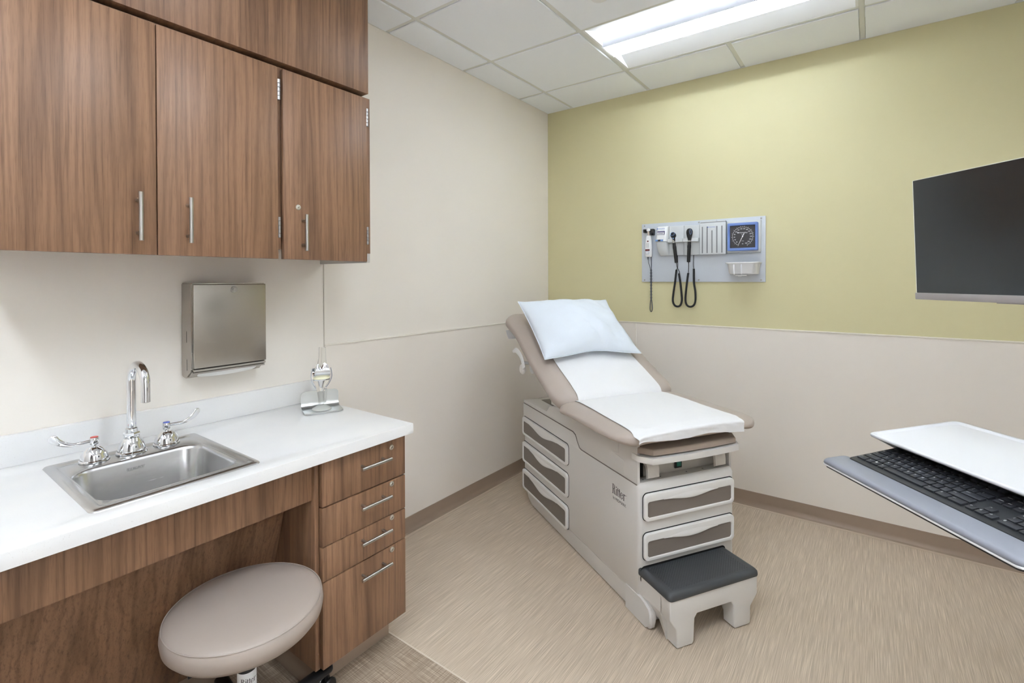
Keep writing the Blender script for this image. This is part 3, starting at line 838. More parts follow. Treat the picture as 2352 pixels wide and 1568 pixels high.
# maker's lettering on the side: condensed serif strokes
def serif_word(bm, M, s):
    """R i t t e r in thick-thin strokes, cap height .70"""
    def P(pts, ox): bm.faces.new([bm.verts.new(M @ Vector(((x+ox)*s, y*s, 0))) for x, y in pts])
    def R4(x0, x1, y0, y1, ox): P([(x0, y0), (x1, y0), (x1, y1), (x0, y1)], ox)
    def arc(cx, cy, rx, ry, a0, a1, tx, ty, ox, n=14):
        for k in range(n):
            q = [radians(a0+(a1-a0)*(k+d)/n) for d in (0, 1)]
            def o_(a): return (cx+rx*cos(a), cy+ry*sin(a))
            def i_(a): return (cx+(rx-tx)*cos(a), cy+(ry-ty)*sin(a))
            P([i_(q[0]), o_(q[0]), o_(q[1]), i_(q[1])], ox)
    x = 0
    R4(.07, .155, 0, .70, x); R4(0, .225, 0, .022, x); R4(0, .20, .678, .70, x)
    arc(.19, .53, .19, .17, -90, 90, .085, .025, x); R4(.15, .20, .36, .385, x)
    P([(.20, .37), (.285, .37), (.41, .035), (.325, .0)], x); P([(.325, 0), (.44, 0), (.44, .022), (.36, .03)], x)
    x = .47
    R4(.04, .12, 0, .46, x); R4(0, .16, 0, .022, x); R4(0, .09, .44, .462, x); arc(.08, .60, .05, .05, 0, 360, .049, .049, x)
    for x in (.64, .83):
        R4(.045, .12, .07, .60, x); R4(0, .19, .44, .465, x); arc(.135, .08, .09, .085, 180, 320, .06, .03, x)
    x = 1.03
    arc(.15, .23, .15, .24, 20, 345, .075, .028, x, 24); R4(.06, .295, .245, .270, x); arc(.15, .23, .15, .24, 8, 22, .06, .026, x, 3)
    x = 1.37
    R4(.04, .12, 0, .46, x); R4(0, .17, 0, .022, x); R4(0, .09, .44, .462, x); arc(.21, .38, .10, .09, 60, 150, .05, .04, x); arc(.235, .41, .042, .042, 0, 360, .041, .041, x)
    arc(1.76, .46, .028, .028, 0, 360, .027, .027, 0, 10)
bm = B(); serif_word(bm, MSIDE(-.224, .453, V0-.0006), .0615)
text(bm, 'by', .019, MSIDE(-.218, .436, V0-.0006), 0, .8, 'LEFT'); text(bm, 'MIDMARK', .018, MSIDE(-.199, .4345, V0-.0006), 0, 1.0, 'LEFT')
obj('side_lettering', bm, BLACKI, tb)

# upholstery
VCC = .255
def bolster(q): return .20*math.exp(-((q-.84)/.10)**2)
def cushion(path, hw, ht, re0, re1, rc, lowf=1.0, ncs=3.0, M=64, ring=56, n_v=2.6):
    pth = cr([(p[0], p[1]) for p in path], 12)
    # resample evenly
    L = [0]
    for a, b in zip(pth, pth[1:]): L.append(L[-1]+(b-a).length)
    def at(s):
        s = max(0, min(L[-1], s))
        for i in range(len(L)-1):
            if s <= L[i+1]+1e-9: return pth[i].lerp(pth[i+1], (s-L[i])/max(1e-9, L[i+1]-L[i]))
        return pth[-1]
    def frame(s):
        d = (at(s+.012)-at(s-.012)).normalized(); return at(s), Vector((d.y*-1, d.x))
    def wt(s):
        w, t = hw, ht
        for d, re in ((s, re0), (L[-1]-s, re1)):
            if d < rc: w = min(w, hw-rc+sqrt(max(0, rc*rc-(rc-d)**2)))
            if d < re: t = min(t, ht*max(0, 1-(1-d/re)**2.2)**(1/2.2))
        return w, t
    ss = []
    for k in range(M+1):
        f = k/M; ss.append(L[-1]*(f - .10*sin(2*pi*f)/1.0*.9))
    rs = []
    for s in ss:
        c, nn = frame(s); w, t = wt(s); w = max(w, .002); t = max(t, .0015)
        r = []
        for k in range(ring):
            a = 2*pi*k/ring; ca, sa = cos(a), sin(a)
            x = w*math.copysign(abs(ca)**(2/n_v), ca); y = t*math.copysign(abs(sa)**(2/ncs), sa)
            y *= 1+bolster(abs(x)/hw) if sa >= 0 else lowf+2.2*bolster(abs(x)/hw)
            r.append(Vector((c.x+nn.x*y, VCC+x, c.y+nn.y*y)))
        rs.append(r)
    def top(s, v):
        c, nn = frame(s); w, t = wt(s); x = min(.999, abs(v-VCC)/w); y = t*(1-x**n_v)**(1/ncs)*(1+bolster(abs(v-VCC)/hw))
        return Vector((c.x+nn.x*y, v, c.y+nn.y*y)), Vector((nn.x, 0, nn.y))
    return rs, top, L[-1]
# note: path runs so that the normal (-dz, du) points up
seat_path = [(-.595, .744), (-.50, .758), (-.38, .762), (-.2, .760), (-.05, .761), (.048, .766)]
rs, seat_top, seatL = cushion(seat_path, .374, .045, .05, .05, .12, .42)
obj('seat_cushion', rings(B(), rs), VINYL, tb, 60)
back_path = [(-1.325, 1.150), (-1.21, 1.125), (-1.08, 1.075), (-.95, .995), (-.80, .905), (-.68, .845), (-.585, .795), (-.525, .757)]
rs, back_top, backL = cushion(back_path, .374, .060, .07, .055, .11, .9)
obj('backrest_cushion', rings(B(), rs), VINYL, tb, 60)
# frame under the backrest and the seat
bm = B(); rs2 = []
for u, z in ((-1.20, 1.055), (-.95, .935), (-.70, .795), (-.56, .735), (-.10, .728)):
    rs2.append([Vector((u, .04, z)), Vector((u, .475, z)), Vector((u, .475, z-.018)), Vector((u, .04, z-.018))])
rings(bm, rs2); obj('cushion_board', bm, CASEM, tb)
# paper roll holder under the head end
bm = B(); pth = cr([(-1.125, -.114, .972), (-1.07, -.114, .984), (-1.0, -.114, .956), (-.957, -.114, .897)], 6)
tube(bm, pth, [(.008+.011*min(1, i/7), .004) for i in range(len(pth))], 16, shape=Vector((0, 0, 1))); cyl(bm, (-.985, -.112, .925), (-.985, .05, .905), .008, 12); obj('roll_bracket', bm, WHITEP, tb, 60, label='white paper roll bracket')
bm = B(); lathe(bm, [(.0, -.012), (.022, -.012), (.030, -.004), (.030, .004), (.022, .012), (0, .012)], n=24, M=Matrix.Translation((-1.0, -.105, .884)) @ Matrix.Rotation(pi/2, 4, 'X')); obj('roll_knob', bm, CASEM, tb)
bm = B(); cyl(bm, (-.99, -.05, .89), (-.99, .56, .89), .035, 24); obj('paper_roll', bm, PAPER, tb)
bm = B(); pth = cr([(-1.235, .0, 1.035), (-1.26, .0, 1.055), (-1.285, .0, 1.085)], 4); tube(bm, pth, [(.10, .003)]*len(pth), 14, shape=Vector((0, 1, 0))); obj('rear_flap', bm, WHITEP, tb, 60)

# ------------------------------------------------------------------ paper sheet over the cushions
def sheet(name, rows, m, label, cat, thick=.0012):
    bm = B(); vs = [[bm.verts.new(MT @ p) for p in r] for r in rows]
    for a, b in zip(vs, vs[1:]):
        for i in range(len(a)-1): bm.faces.new((a[i], a[i+1], b[i+1], b[i]))
    bmesh.ops.recalc_face_normals(bm, faces=bm.faces)
    bm.normal_update()
    if sum(f.normal.z for f in bm.faces) < 0: bmesh.ops.reverse_faces(bm, faces=bm.faces)
    bmesh.ops.solidify(bm, geom=bm.faces[:], thickness=-thick)
    return tag(obj(name, bm, m, angle=70), label, cat)
from mathutils import noise as mn
rows = []; NV = 60
va, vb = -.018, .512
def wr(u, v, k=1.0): return .0016*k*(mn.noise(Vector((u*14, v*14, 0)))+.6*mn.noise(Vector((u*34, v*34, 3))))
s_pill = .40*backL
for k in range(64):      # down the backrest
    s = s_pill+(backL-.012-s_pill)*k/63; r = []
    for i in range(NV+1):
        f = i/NV; v = va+.012+(vb-va-.016)*f; p, nn = back_top(s, v)
        near = max(0, 1-(63-k)/16)
        r.append(p+nn*(.0035+abs(wr(p.x, v, .9+2.6*near))))
    rows.append(r)
for k in range(70):      # along the seat
    s = .034+(seatL-.022-.034)*k/69; r = []
    for i in range(NV+1):
        f = i/NV; v = va+(vb-va)*f-.045*(k/69)*(1-f)-.02*(k/69)*f; p, nn = seat_top(s, v)
        near = max(0, 1-k/8)
        r.append(p+nn*(.0035+abs(wr(p.x, v, .6+1.2*max(0, (k-45)/24)))))
    rows.append(r)
for k in range(1, 15):   # hanging over the front edge
    f2 = k/14; r = []
    for i in range(NV+1):
        f = i/NV; v = va+(vb-va)*f-.045*(1-f)-.02*f; p, nn = seat_top(seatL-.022, v)
        e = (.031+.004*sin(9*v+1))*sin(min(1, f2*2.6)*pi/2)
        dz = -(.024+.022*min(1, f*2.2))*f2**1.5*(1+.12*sin(v*17))
        side = .5*max(0, abs(2*f-1)-.9)*10*f2
        r.append(p+Vector((e+.003*mn.noise(Vector((v*22, f2*3, 5))), 0, dz))+nn*.0035+Vector((0, -.004*side*(1 if f > .5 else -1), 0)))
    rows.append(r)
sheet('paper_sheet', rows, PAPER, 'white crinkled paper sheet laid along the exam table cushions', 'paper sheet')
# ------------------------------------------------------------------ pillow
p0 = Vector((-.742, -.090, .960)); pu = Vector((-1.116+.742, 0, 1.256-.960)); pv = Vector((0, .622, 0))
nn = Vector((pu.z, 0, -pu.x)).normalized()
bm = B(); G = 44
def pil(x, y, side):
    """x,y in -1..1"""
    ex = 1-abs(x)**2.1; ey = 1-abs(y)**2.0
    e = max(0, ex*ey)
    h = .128*e**.6 if side > 0 else -.030*e**.6
    pin = 1-.045*(abs(x)**2)*(1-abs(y)**2)*0
    w = .014*(mn.noise(Vector((x*2.3+4, y*2.3, side)))+.6*mn.noise(Vector((x*5, y*5+8, side))))*min(1, e*3)
    # creases running in from the bottom edge
    if side > 0: w += -.022*math.exp(-((x-.30+.35*(y+1))/.09)**2)*max(0, .15-y)*min(1, e*4) -.016*math.exp(-((x-.62+.2*(y+1))/.08)**2)*max(0, -y)*min(1, e*4)
    yy = y*(1-.02*(1-x*x)*(y > 0)); xx = x*(1-.055*(1-y*y))
    # sagging bottom edge
    q = p0+pu*(yy*.5+.5)+pv*(xx*.5+.5)
    if y < 0: q += nn*.014*(1-x*x)*(-y)+pu*(.075*(1-x*x)+.012*sin(5*x+1.2))*(-y)**3
    return q+nn*(h+w+.012+.012*(x*x)*(y*y))
vt = [[None]*(G+1) for _ in range(G+1)]; vbm = [[None]*(G+1) for _ in range(G+1)]
gs = [math.copysign(1-(1-abs(2*i/G-1))**1.25, 2*i/G-1) for i in range(G+1)]
for i in range(G+1):
    for j in range(G+1):
        rim = i in (0, G) or j in (0, G)
        vt[i][j] = bm.verts.new(MT @ pil(gs[i], gs[j], 1)); vbm[i][j] = vt[i][j] if rim else bm.verts.new(MT @ pil(gs[i], gs[j], -1))
for i in range(G):
    for j in range(G):
        bm.faces.new((vt[i][j], vt[i+1][j], vt[i+1][j+1], vt[i][j+1])); bm.faces.new((vbm[i][j], vbm[i][j+1], vbm[i+1][j+1], vbm[i+1][j]))
pw = thing('pillow', 'white pillow leaning on the raised backrest of the exam table', 'pillow', MT @ (p0+pv*.5))
obj('pillow_case', bm, PILLOW, pw, 180)
loop = [MT @ pil(g, -1, 1) for g in gs]+[MT @ pil(1, g, 1) for g in gs[1:]]+[MT @ pil(g, 1, 1) for g in gs[::-1][1:]]+[MT @ pil(-1, g, 1) for g in gs[::-1][1:]]
bm = B(); tube(bm, loop, .0028, 8); obj('seam', bm, PILLOW, pw, 60)

# ------------------------------------------------------------------ stool
SX, SY, SZ = .628, -2.658, .478
so = thing('stool', 'round taupe vinyl stool pushed under the worktop', 'stool', (SX, SY, 0))
R0 = .203
prof = [(0, .012), (.08, .0115), (.14, .009), (.18, .004), (R0-.006, -.001), (R0-.001, -.005), (R0+.004, -.012), (R0+.006, -.03), (R0+.003, -.050), (R0-.010, -.066), (R0-.035, -.075), (.0, -.077)]
obj('seat', lathe(B(), prof, (SX, SY, SZ), 96), STOOLV, so, 60)
bm = B(); lp = [(SX+(R0+.0008)*cos(2*pi*k/96), SY+(R0+.0008)*sin(2*pi*k/96), SZ-.0045) for k in range(97)]; tube(bm, lp, .0017, 8, False); obj('piping', bm, STOOLV, so, 60)
obj('seat_plate', lathe(B(), [(0, -.095), (.10, -.092), (.105, -.079), (0, -.076)], (SX, SY, SZ), 40), BLACK, so)
bm = lathe(B(), [(.0, .29), (.013, .29), (.013, .38), (.0, .38)], (SX, SY, 0), 24); obj('gas_rod', bm, NICKEL, so)
bm = lathe(B(), [(.0, .10), (.026, .10), (.026, .318), (.024, .322), (.0, .322)], (SX, SY, 0), 36); col_ = obj('column', bm, BLACK, so)
cdir = math.atan2(-3.34-SY, 2.09-SX)
def arcp(bm, r, a0, a1, z0, z1, n=20):
    rs = []
    for k in range(n+1):
        a = a0+(a1-a0)*k/n; rs.append([Vector((SX+rr*cos(a), SY+rr*sin(a), z)) for rr, z in ((r, z0), (r+.0006, z0), (r+.0006, z1), (r, z1))])
    return rings(bm, rs)
obj('column_label', arcp(B(), .0258, cdir-1.25, cdir+1.25, .19, .286), WHITEP, col_)
SLZ = .254
bm = B(); t = B(); serif_word(t, Matrix(), .0255)
for v in t.verts:
    a = cdir-.62+(v.co.x)/.0266; v.co = Vector((SX+.0268*cos(a), SY+.0268*sin(a), SLZ+v.co.y))
merge(bm, t)
t = B(); text(t, 'by MIDMARK', .0062, Matrix(), 0, 1.0, 'LEFT')
for v in t.verts:
    a = cdir-.55+(v.co.x)/.0266; v.co = Vector((SX+.0268*cos(a), SY+.0268*sin(a), SLZ-.010+v.co.y))
merge(bm, t)
obj('label_lettering', bm, BLACKI, col_)
obj('hub', lathe(B(), [(0, .075), (.05, .075), (.055, .09), (.05, .115), (.03, .125), (0, .125)], (SX, SY, 0), 36), BLACK, so)
for k in range(5):
    a = radians(98+72*k); d = Vector((cos(a), sin(a), 0)); c = Vector((SX, SY, 0))
    pth = cr([c+d*.03+Vector((0, 0, .10)), c+d*.15+Vector((0, 0, .093)), c+d*.26+Vector((0, 0, .082)), c+d*.305+Vector((0, 0, .078))], 6)
    n = len(pth); bm = B(); tube(bm, pth, [(.026-.006*i/n if i < n-2 else .018-.008*(i-n+2), .017-.003*i/n if i < n-2 else .011) for i in range(n)], 16, shape=Vector((-d.y, d.x, 0)))
    lg_ = obj('leg', bm, BLACK, so, 60)
    e = c+d*.285; q = Vector((-d.y, d.x, 0)); bm = B()
    for s in (-1, 1): cyl(bm, e+q*(.008*s)+Vector((0, 0, .027)), e+q*(.022*s)+Vector((0, 0, .027)), .0268, 24, .004)
    cyl(bm, e+Vector((0, 0, .03)), e+Vector((0, 0, .075)), .007, 12)
    obj('caster', bm, BLACK, so)
# height lever below the seat
bm = B(); tube(bm, cr([(SX+.02, SY-.01, .385), (SX+.03, SY-.09, .380), (SX+.02, SY-.16, .372)], 4), .006, 10); obj('height_lever', bm, BLACK, so)
# ------------------------------------------------------------------ diagnostic wall board
def yb(bm, x0, x1, z0, z1, d0, d1, bev=0, seg=2): return box(bm, x0, x1, -d1, -d0, z0, z1, bev, seg)
bd = thing('wall_board', 'long pale grey mounting board screwed to the green wall', 'board', (1.176, -.005, 1.391))
obj('backboard', yb(B(), .784, 1.569, 1.391, 1.796, .0005, .010, .001), BOARDM, bd)
for x in (.804, 1.174, 1.545):
    for z in (1.404, 1.783):
        s = obj('screw', lathe(B(), [(0, .0025), (.004, .002), (.0052, 0)], n=16, M=wallY(x, z, -.010)), NICKEL, bd)

tr_ = thing('wall_transformer', 'grey instrument base with cradle ledge on the wall board', 'instrument base', (1.08, -.02, 1.569))
obj('housing', yb(B(), .984, 1.0835, 1.569, 1.767, .0105, .032, .004), INSTR, tr_)
obj('housing', yb(B(), 1.0845, 1.185, 1.569, 1.765, .0105, .032, .004), INSTR, tr_)
bm = B()
for x0, x1 in ((.984, 1.0835), (1.0845, 1.186)): yb(bm, x0, x1, 1.655, 1.679, .031, .062, .004, 3)
obj('cradle_ledge', bm, INSTR, tr_)
dp = thing('tip_dispenser', 'white dispenser of otoscope tips at the left of the instrument base', 'dispenser', (.945, -.03, 1.567))
def side_loft(pts, zs): pass
# upper hood and lower body lofted from rounded plan sections
def sec(x0, x1, d, z, n=10):
    out = [Vector((x0, -.0105, z)), Vector((x1, -.0105, z))]
    for k in range(n+1):
        a = pi*k/n; out.append(Vector(((x0+x1)/2+(x1-x0)/2*math.copysign(abs(cos(a))**.5, cos(a)), -.0105-(d-.0105)*abs(sin(a))**.5, z)))
    return out
bm = B(); rings(bm, [sec(.907, .983, .040, 1.768), sec(.905, .983, .052, 1.762), sec(.902, .982, .066, 1.72), sec(.900, .982, .074, 1.68), sec(.899, .982, .076, 1.664)]); obj('hood', bm, WHITEP, dp, 50)
bm = B(); rings(bm, [sec(.900, .982, .070, 1.6625), sec(.902, .983, .066, 1.64), sec(.908, .986, .052, 1.60), sec(.920, .989, .036, 1.572), sec(.923, .990, .032, 1.568)]); obj('body', bm, INSTR, dp, 50)
bm = B(); rings(bm, [sec(.9005, .9815, .0745, 1.675), sec(.9000, .9815, .0755, 1.665)], False, False)
h_ = obj('control_strip', yb(B(), .905, .958, 1.6655, 1.6775, .070, .0775, .001), BLUEP, dp)
h_.data.materials[0] = mat('steel_blue', (96, 132, 186), .4)
obj('turn_wheel', yb(B(), .923, .941, 1.6655, 1.6775, .071, .0785, .001), BLACK, dp)
bm = yb(B(), .917, .966, 1.711, 1.734, .060, .0705, .0005); st = obj('sticker', bm, NAVYI, dp)
bm = yb(B(), .919, .964, 1.7125, 1.7275, .065, .0709); obj('sticker_field', bm, WHITEI, st)
bm = B(); 
for k, z in enumerate((1.724, 1.7205, 1.717)): yb(bm, .922, .961-.006*(k == 2), z-.0007, z+.0007, .0705, .0712)
obj('sticker_print', bm, NAVYI, st)
def brand(bm, x, z, d, s):
    M = wallY(x, z, -d); text(bm, 'WelchAllyn', s, M, .0003)
    text(bm, '\u25a0', s*.9, Matrix.Translation((-s*3.25, 0, 0)) @ M if False else wallY(x-s*3.1, z, -d), .0003)
bm = B(); brand(bm, .944, 1.7515, .0615, .0095); obj('lettering', bm, BLUEI, dp)

sp = thing('specula_dispenser', 'white box with five vertical slots on the wall board', 'dispenser', (1.27, -.03, 1.568))
bd_ = obj('box', yb(B(), 1.190, 1.349, 1.568, 1.772, .0105, .050, .003), INSTR, sp)
obj('lid', yb(B(), 1.196, 1.346, 1.7745, 1.782, .0105, .049, .002), INSTR, sp)
obj('lid_tab', yb(B(), 1.252, 1.292, 1.780, 1.787, .0105, .046, .002), INSTR, sp)
obj('lid_gap', yb(B(), 1.194, 1.347, 1.771, 1.7755, .012, .0485), SLOTG, sp)
for f, zt_ in ((.107, 1.748), (.293, 1.748), (.48, 1.722), (.667, 1.748), (.86, 1.748)):
    x = 1.19+.159*f; obj('slot', yb(B(), x-.0036, x+.0036, 1.577, zt_, .045, .0504, .0004, 1), SLOTG, bd_)
bm = B(); brand(bm, 1.268, 1.743, .0503, .0085); obj('lettering', bm, BLUEI, sp)

gg = thing('pressure_gauge', 'square blue framed blood pressure dial on the wall board', 'blood pressure gauge', (1.446, -.04, 1.575))
obj('back_box', yb(B(), 1.352, 1.546, 1.574, 1.772, .0105, .034, .004), INSTR, gg)
cx, cz, hw_ = 1.4475, 1.6715, .0865
bm = B(); M = wallY(cx, cz, -.034)
plate(bm, rrect(-hw_, hw_, -hw_, hw_, .006), [rrect(-.072, .072, -.069, .069, .003)], .028, .004, M, 3); obj('frame', bm, BLUEF, gg, 40)
df = -.050
dial = obj('dial', yb(B(), cx-.0735, cx+.0735, cz-.0705, cz+.0705, .036, .050), DIAL, gg)
bm = B(); Md = wallY(cx, cz+.002, df)
for k in range(151):
    n_ = k*2; a = radians(245.7-20.7*n_/20); big = k % 10 == 0
    if k % 5 and not big: continue
    r0, r1 = .0585, (.0655 if big else .062); w = .0006
    d = Vector((cos(a), sin(a), 0)); q = Vector((-sin(a), cos(a), 0))
    bm.faces.new([bm.verts.new(Md @ (d*r+q*w*s+Vector((0, 0, .0004)))) for r, s in ((r0, -1), (r1, -1), (r1, 1), (r0, 1))])
for k in range(100):
    a0, a1 = [radians(245.7-310.5*(k+e)/100) for e in (0, 1)]
    bm.faces.new([bm.verts.new(Md @ Vector((r*cos(a), r*sin(a), .0004))) for r, a in ((.0578, a0), (.0588, a0), (.0588, a1), (.0578, a1))])
for n_ in range(20, 301, 20):
    a = radians(245.7-20.7*n_/20); text(bm, str(n_), .0095, Md @ Matrix.Translation((.0475*cos(a), .0475*sin(a), 0)), .0004, .95)
text(bm, 'WelchAllyn', .0105, Md @ Matrix.Translation((.004, .023, 0)), .0004)
text(bm, '\u25a0', .0095, Md @ Matrix.Translation((-.026, .023, 0)), .0004)
text(bm, 'mmHg', .0052, Md @ Matrix.Translation((0, -.028, 0)), .0004); text(bm, 'CE', .0075, Md @ Matrix.Translation((0, -.046, 0)), .0004)
text(bm, 'Tycos', .0068, Md @ Matrix.Translation((0, .011, 0)), .0004)
obj('dial_print', bm, WHITEI, dial)
bm = B(); a = radians(245); d = Vector((cos(a), sin(a), 0)); q = Vector((-sin(a), cos(a), 0))
plate(bm, [tuple((d*r+q*w)[:2]) for r, w in ((-.022, -.0018), (.056, -.0008), (.058, 0), (.056, .0008), (-.022, .0018))], [], .0008, 0, Matrix.Translation((0, -.0012, 0)) @ Md)
lathe(bm, [(.004, 0), (.004, .002), (.0, .0022)], n=20, M=Matrix.Translation((0, -.0010, 0)) @ Md); obj('needle', bm, WHITEI, dial)

bk = thing('cuff_bin', 'white plastic storage bin under the blood pressure dial', 'storage bin', (1.46, -.06, 1.438))
def binsec(x0, x1, d, z, r=.03, n=6):
    out = [Vector((x0, -.0105, z)), Vector((x0, -d+r, z))]
    for k in range(n+1): a = pi+pi/2*k/n; out.append(Vector((x0+r+r*cos(a), -d+r+r*sin(a), z)))
    for k in range(n+1): a = 1.5*pi+pi/2*k/n; out.append(Vector((x1-r+r*cos(a), -d+r+r*sin(a), z)))
    return out+[Vector((x1, -d+r, z)), Vector((x1, -.0105, z))]
bm = B(); rings(bm, [binsec(1.379, 1.531, .098, 1.440), binsec(1.375, 1.535, .103, 1.446), binsec(1.367, 1.541, .112, 1.505), binsec(1.364, 1.543, .113, 1.507), binsec(1.370, 1.539, .108, 1.507), binsec(1.379, 1.531, .098, 1.450)], True, True)
obj('bin', bm, WHITEP, bk, 40)
bm = B(); rings(bm, [binsec(1.358, 1.548, .119, 1.505), binsec(1.357, 1.549, .120, 1.508), binsec(1.358, 1.548, .119, 1.513), binsec(1.372, 1.537, .106, 1.513), binsec(1.372, 1.537, .106, 1.505)], False, False)
obj('rim', bm, WHITEP, bk, 40)
bm = B()
for x in (1.410, 1.452): 
    tube(bm, cr([(x, -.1135, 1.500), (x, -.112, 1.48), (x, -.106, 1.45), (x, -.100, 1.436), (x, -.085, 1.434)], 4), [(.0042, .0012)]*17, 8, shape=Vector((1, 0, 0)))
obj('strap', bm, mat('clear_strap', (238, 240, 244), .25), bk)
bm = yb(B(), 1.415, 1.478, 1.4285, 1.4335, .08, .094, .0015); tube(bm, cr([(1.43, -.094, 1.43), (1.436, -.096, 1.4265), (1.446, -.096, 1.4255), (1.452, -.094, 1.43)], 4), .0013, 8); obj('clip', bm, WHITEP, bk)

# thermometer in its clamp
th_ = thing('thermometer_clamp', 'small black clamp at the left end of the wall board', 'clamp', (.843, -.02, 1.709))
bm = yb(B(), .806, .881, 1.738, 1.752, .0105, .030, .003); yb(bm, .806, .824, 1.733, 1.757, .012, .044, .003); yb(bm, .858, .881, 1.713, 1.757, .012, .044, .004)
obj('jaw', bm, BLACK, th_)
bm = lathe(B(), [(0, .012), (.008, .011), (.0095, 0)], n=18, M=wallY(.869, 1.722, -.044)); obj('thumb_screw', bm, BLACK, th_)
tm = thing('thermometer', 'white handheld thermometer with a slate cord hanging in the black clamp', 'thermometer', (.842, -.04, 1.56))
def oval(xc, w, yc, d, z, n=24, p=2.8):
    return [Vector((xc+w*math.copysign(abs(cos(2*pi*k/n))**(2/p), cos(2*pi*k/n)), yc+d*math.copysign(abs(sin(2*pi*k/n))**(2/p), sin(2*pi*k/n)), z)) for k in range(n)]
bm = B(); rings(bm, [oval(.842, .016, -.034, .008, 1.5635), oval(.842, .0225, -.034, .013, 1.568), oval(.842, .0255, -.034, .015, 1.59), oval(.8425, .0245, -.034, .015, 1.63), oval(.8425, .0215, -.034, .014, 1.67), oval(.843, .017, -.034, .012, 1.705), oval(.843, .013, -.034, .010, 1.712)])
tb_ = obj('body', bm, WHITEP, tm, 50)
bm = B(); cyl(bm, (.843, -.034, 1.71), (.841, -.034, 1.744), .0062, 18); obj('neck', bm, mat('bare_neck', (190, 176, 160), .35, .4), tm)
bm = lathe(B(), [(0, 0), (.012, .002), (.0135, .010), (.010, .020), (0, .024)], (.841, -.034, 1.7405), 24); obj('probe_cap', bm, WHITEP, tm)
obj('display_window', yb(B(), .824, .855, 1.605, 1.6175, .045, .0495, .001), MAROON, tb_)
obj('scan_button', lathe(B(), [(0, .003), (.005, .0025), (.006, 0)], n=20, M=wallY(.842, 1.672, -.0465)), MAROON, tb_)
bm = yb(B(), .826, .852, 1.585, 1.600, .046, .0496, .0004); s_ = obj('sticker', bm, BLUEF, tb_); obj('sticker_field', yb(B(), .8275, .8505, 1.5865, 1.5985, .047, .0499), WHITEI, s_)
bm = B(); 
for x_ in (.836, .846): yb(bm, x_-.001, x_+.001, 1.627, 1.660, .046, .0493)
obj('printed_mark', bm, SLOTG, tb_)
def twist(p0, p1, r, n, ph):
    out = []
    for k in range(n*12+1):
        f = k/(n*12); c = Vector(p0).lerp(Vector(p1), f); a = 2*pi*n*f+ph; out.append(c+Vector((cos(a)*r, sin(a)*r*.8, 0)))
    return out
bm = B()
a_ = [Vector((.838, -.034, 1.566)), Vector((.840, -.030, 1.53)), Vector((.846, -.024, 1.50)), Vector((.853, -.022, 1.475))]
b_ = [Vector((.853, -.0125, 1.568)), Vector((.855, -.014, 1.52)), Vector((.8555, -.018, 1.475))]
tube(bm, cr(a_, 6), .0019, 8); tube(bm, cr(b_, 6), .0024, 8)
for ph in (0, pi): tube(bm, twist((.8545, -.020, 1.476), (.8545, -.018, 1.262), .0036, 5, ph), .0031, 8)
tube(bm, cr([(.8515, -.019, 1.266), (.848, -.018, 1.235), (.8465, -.018, 1.205), (.850, -.018, 1.188), (.8545, -.018, 1.184), (.859, -.018, 1.188), (.8625, -.018, 1.205), (.861, -.018, 1.235), (.8575, -.019, 1.266)], 6), .0030, 8)
lathe(bm, [(.0018, -.022), (.006, -.004), (.0065, 0), (0, 0)], (.838, -.034, 1.566), 14)
obj('cord', bm, CORDG, tm, 60)

# coiled instruments
def coil(bm, path, r=.0056, wire=.0017, pitch=.0034):
    p = cr(path, 14); L = sum((b-a).length for a, b in zip(p, p[1:])); N = int(L/pitch*9)
    acc = [0]
    for a, b in zip(p, p[1:]): acc.append(acc[-1]+(b-a).length)
    out = []; i = 0
    for k in range(N+1):
        s = L*k/N
        while i < len(acc)-2 and acc[i+1] < s: i += 1
        c = p[i].lerp(p[i+1], (s-acc[i])/max(1e-9, acc[i+1]-acc[i])); tn = (p[i+1]-p[i]).normalized()
        u = tn.cross(Vector((0, 1, 0))).normalized(); a = 2*pi*k/9
        out.append(c+u*r*cos(a)+Vector((0, 1, 0))*r*sin(a))
    tube(bm, out, wire, 6); return out
def instrument(name, label, top, bot, head, cord_in, loop, cord_out):
    t = thing(name, label, 'diagnostic instrument', ((top[0]+bot[0])/2, bot[1], bot[2]))
    T0, T1 = Vector(top), Vector(bot); d = (T1-T0).normalized(); Mh = basis(T0, *[c for c in (d.cross(Vector((0, 1, 0))).normalized(), (d.cross(Vector((0, 1, 0)))).cross(d).normalized()*-1, d)])
    L = (T1-T0).length; bm = B()
    lathe(bm, [(0, 0), (.0085, 0), (.0105, .004), (.0105, .022), (.0120, .024), (.0120, .040), (.0112, .044), (.0112, L-.004), (.0095, L), (0, L)], n=24, M=Mh); obj('handle', bm, BLACK, t)
    bm = B(); lathe(bm, [(.0088, -.022), (.0092, -.021), (.0092, .0005), (.0085, .001)], n=24, M=Mh); obj('collar', bm, NICKEL, t)
    head(t, T0, d)
    bm = B(); tube(bm, cr([bot]+cord_in, 6), [.0034, .003]+[.0021]*(6*len(cord_in)-1), 8); coil(bm, loop); tube(bm, cr(cord_out, 6), .0021, 8)
    obj('coiled_cord', bm, CORDB, t, 80)
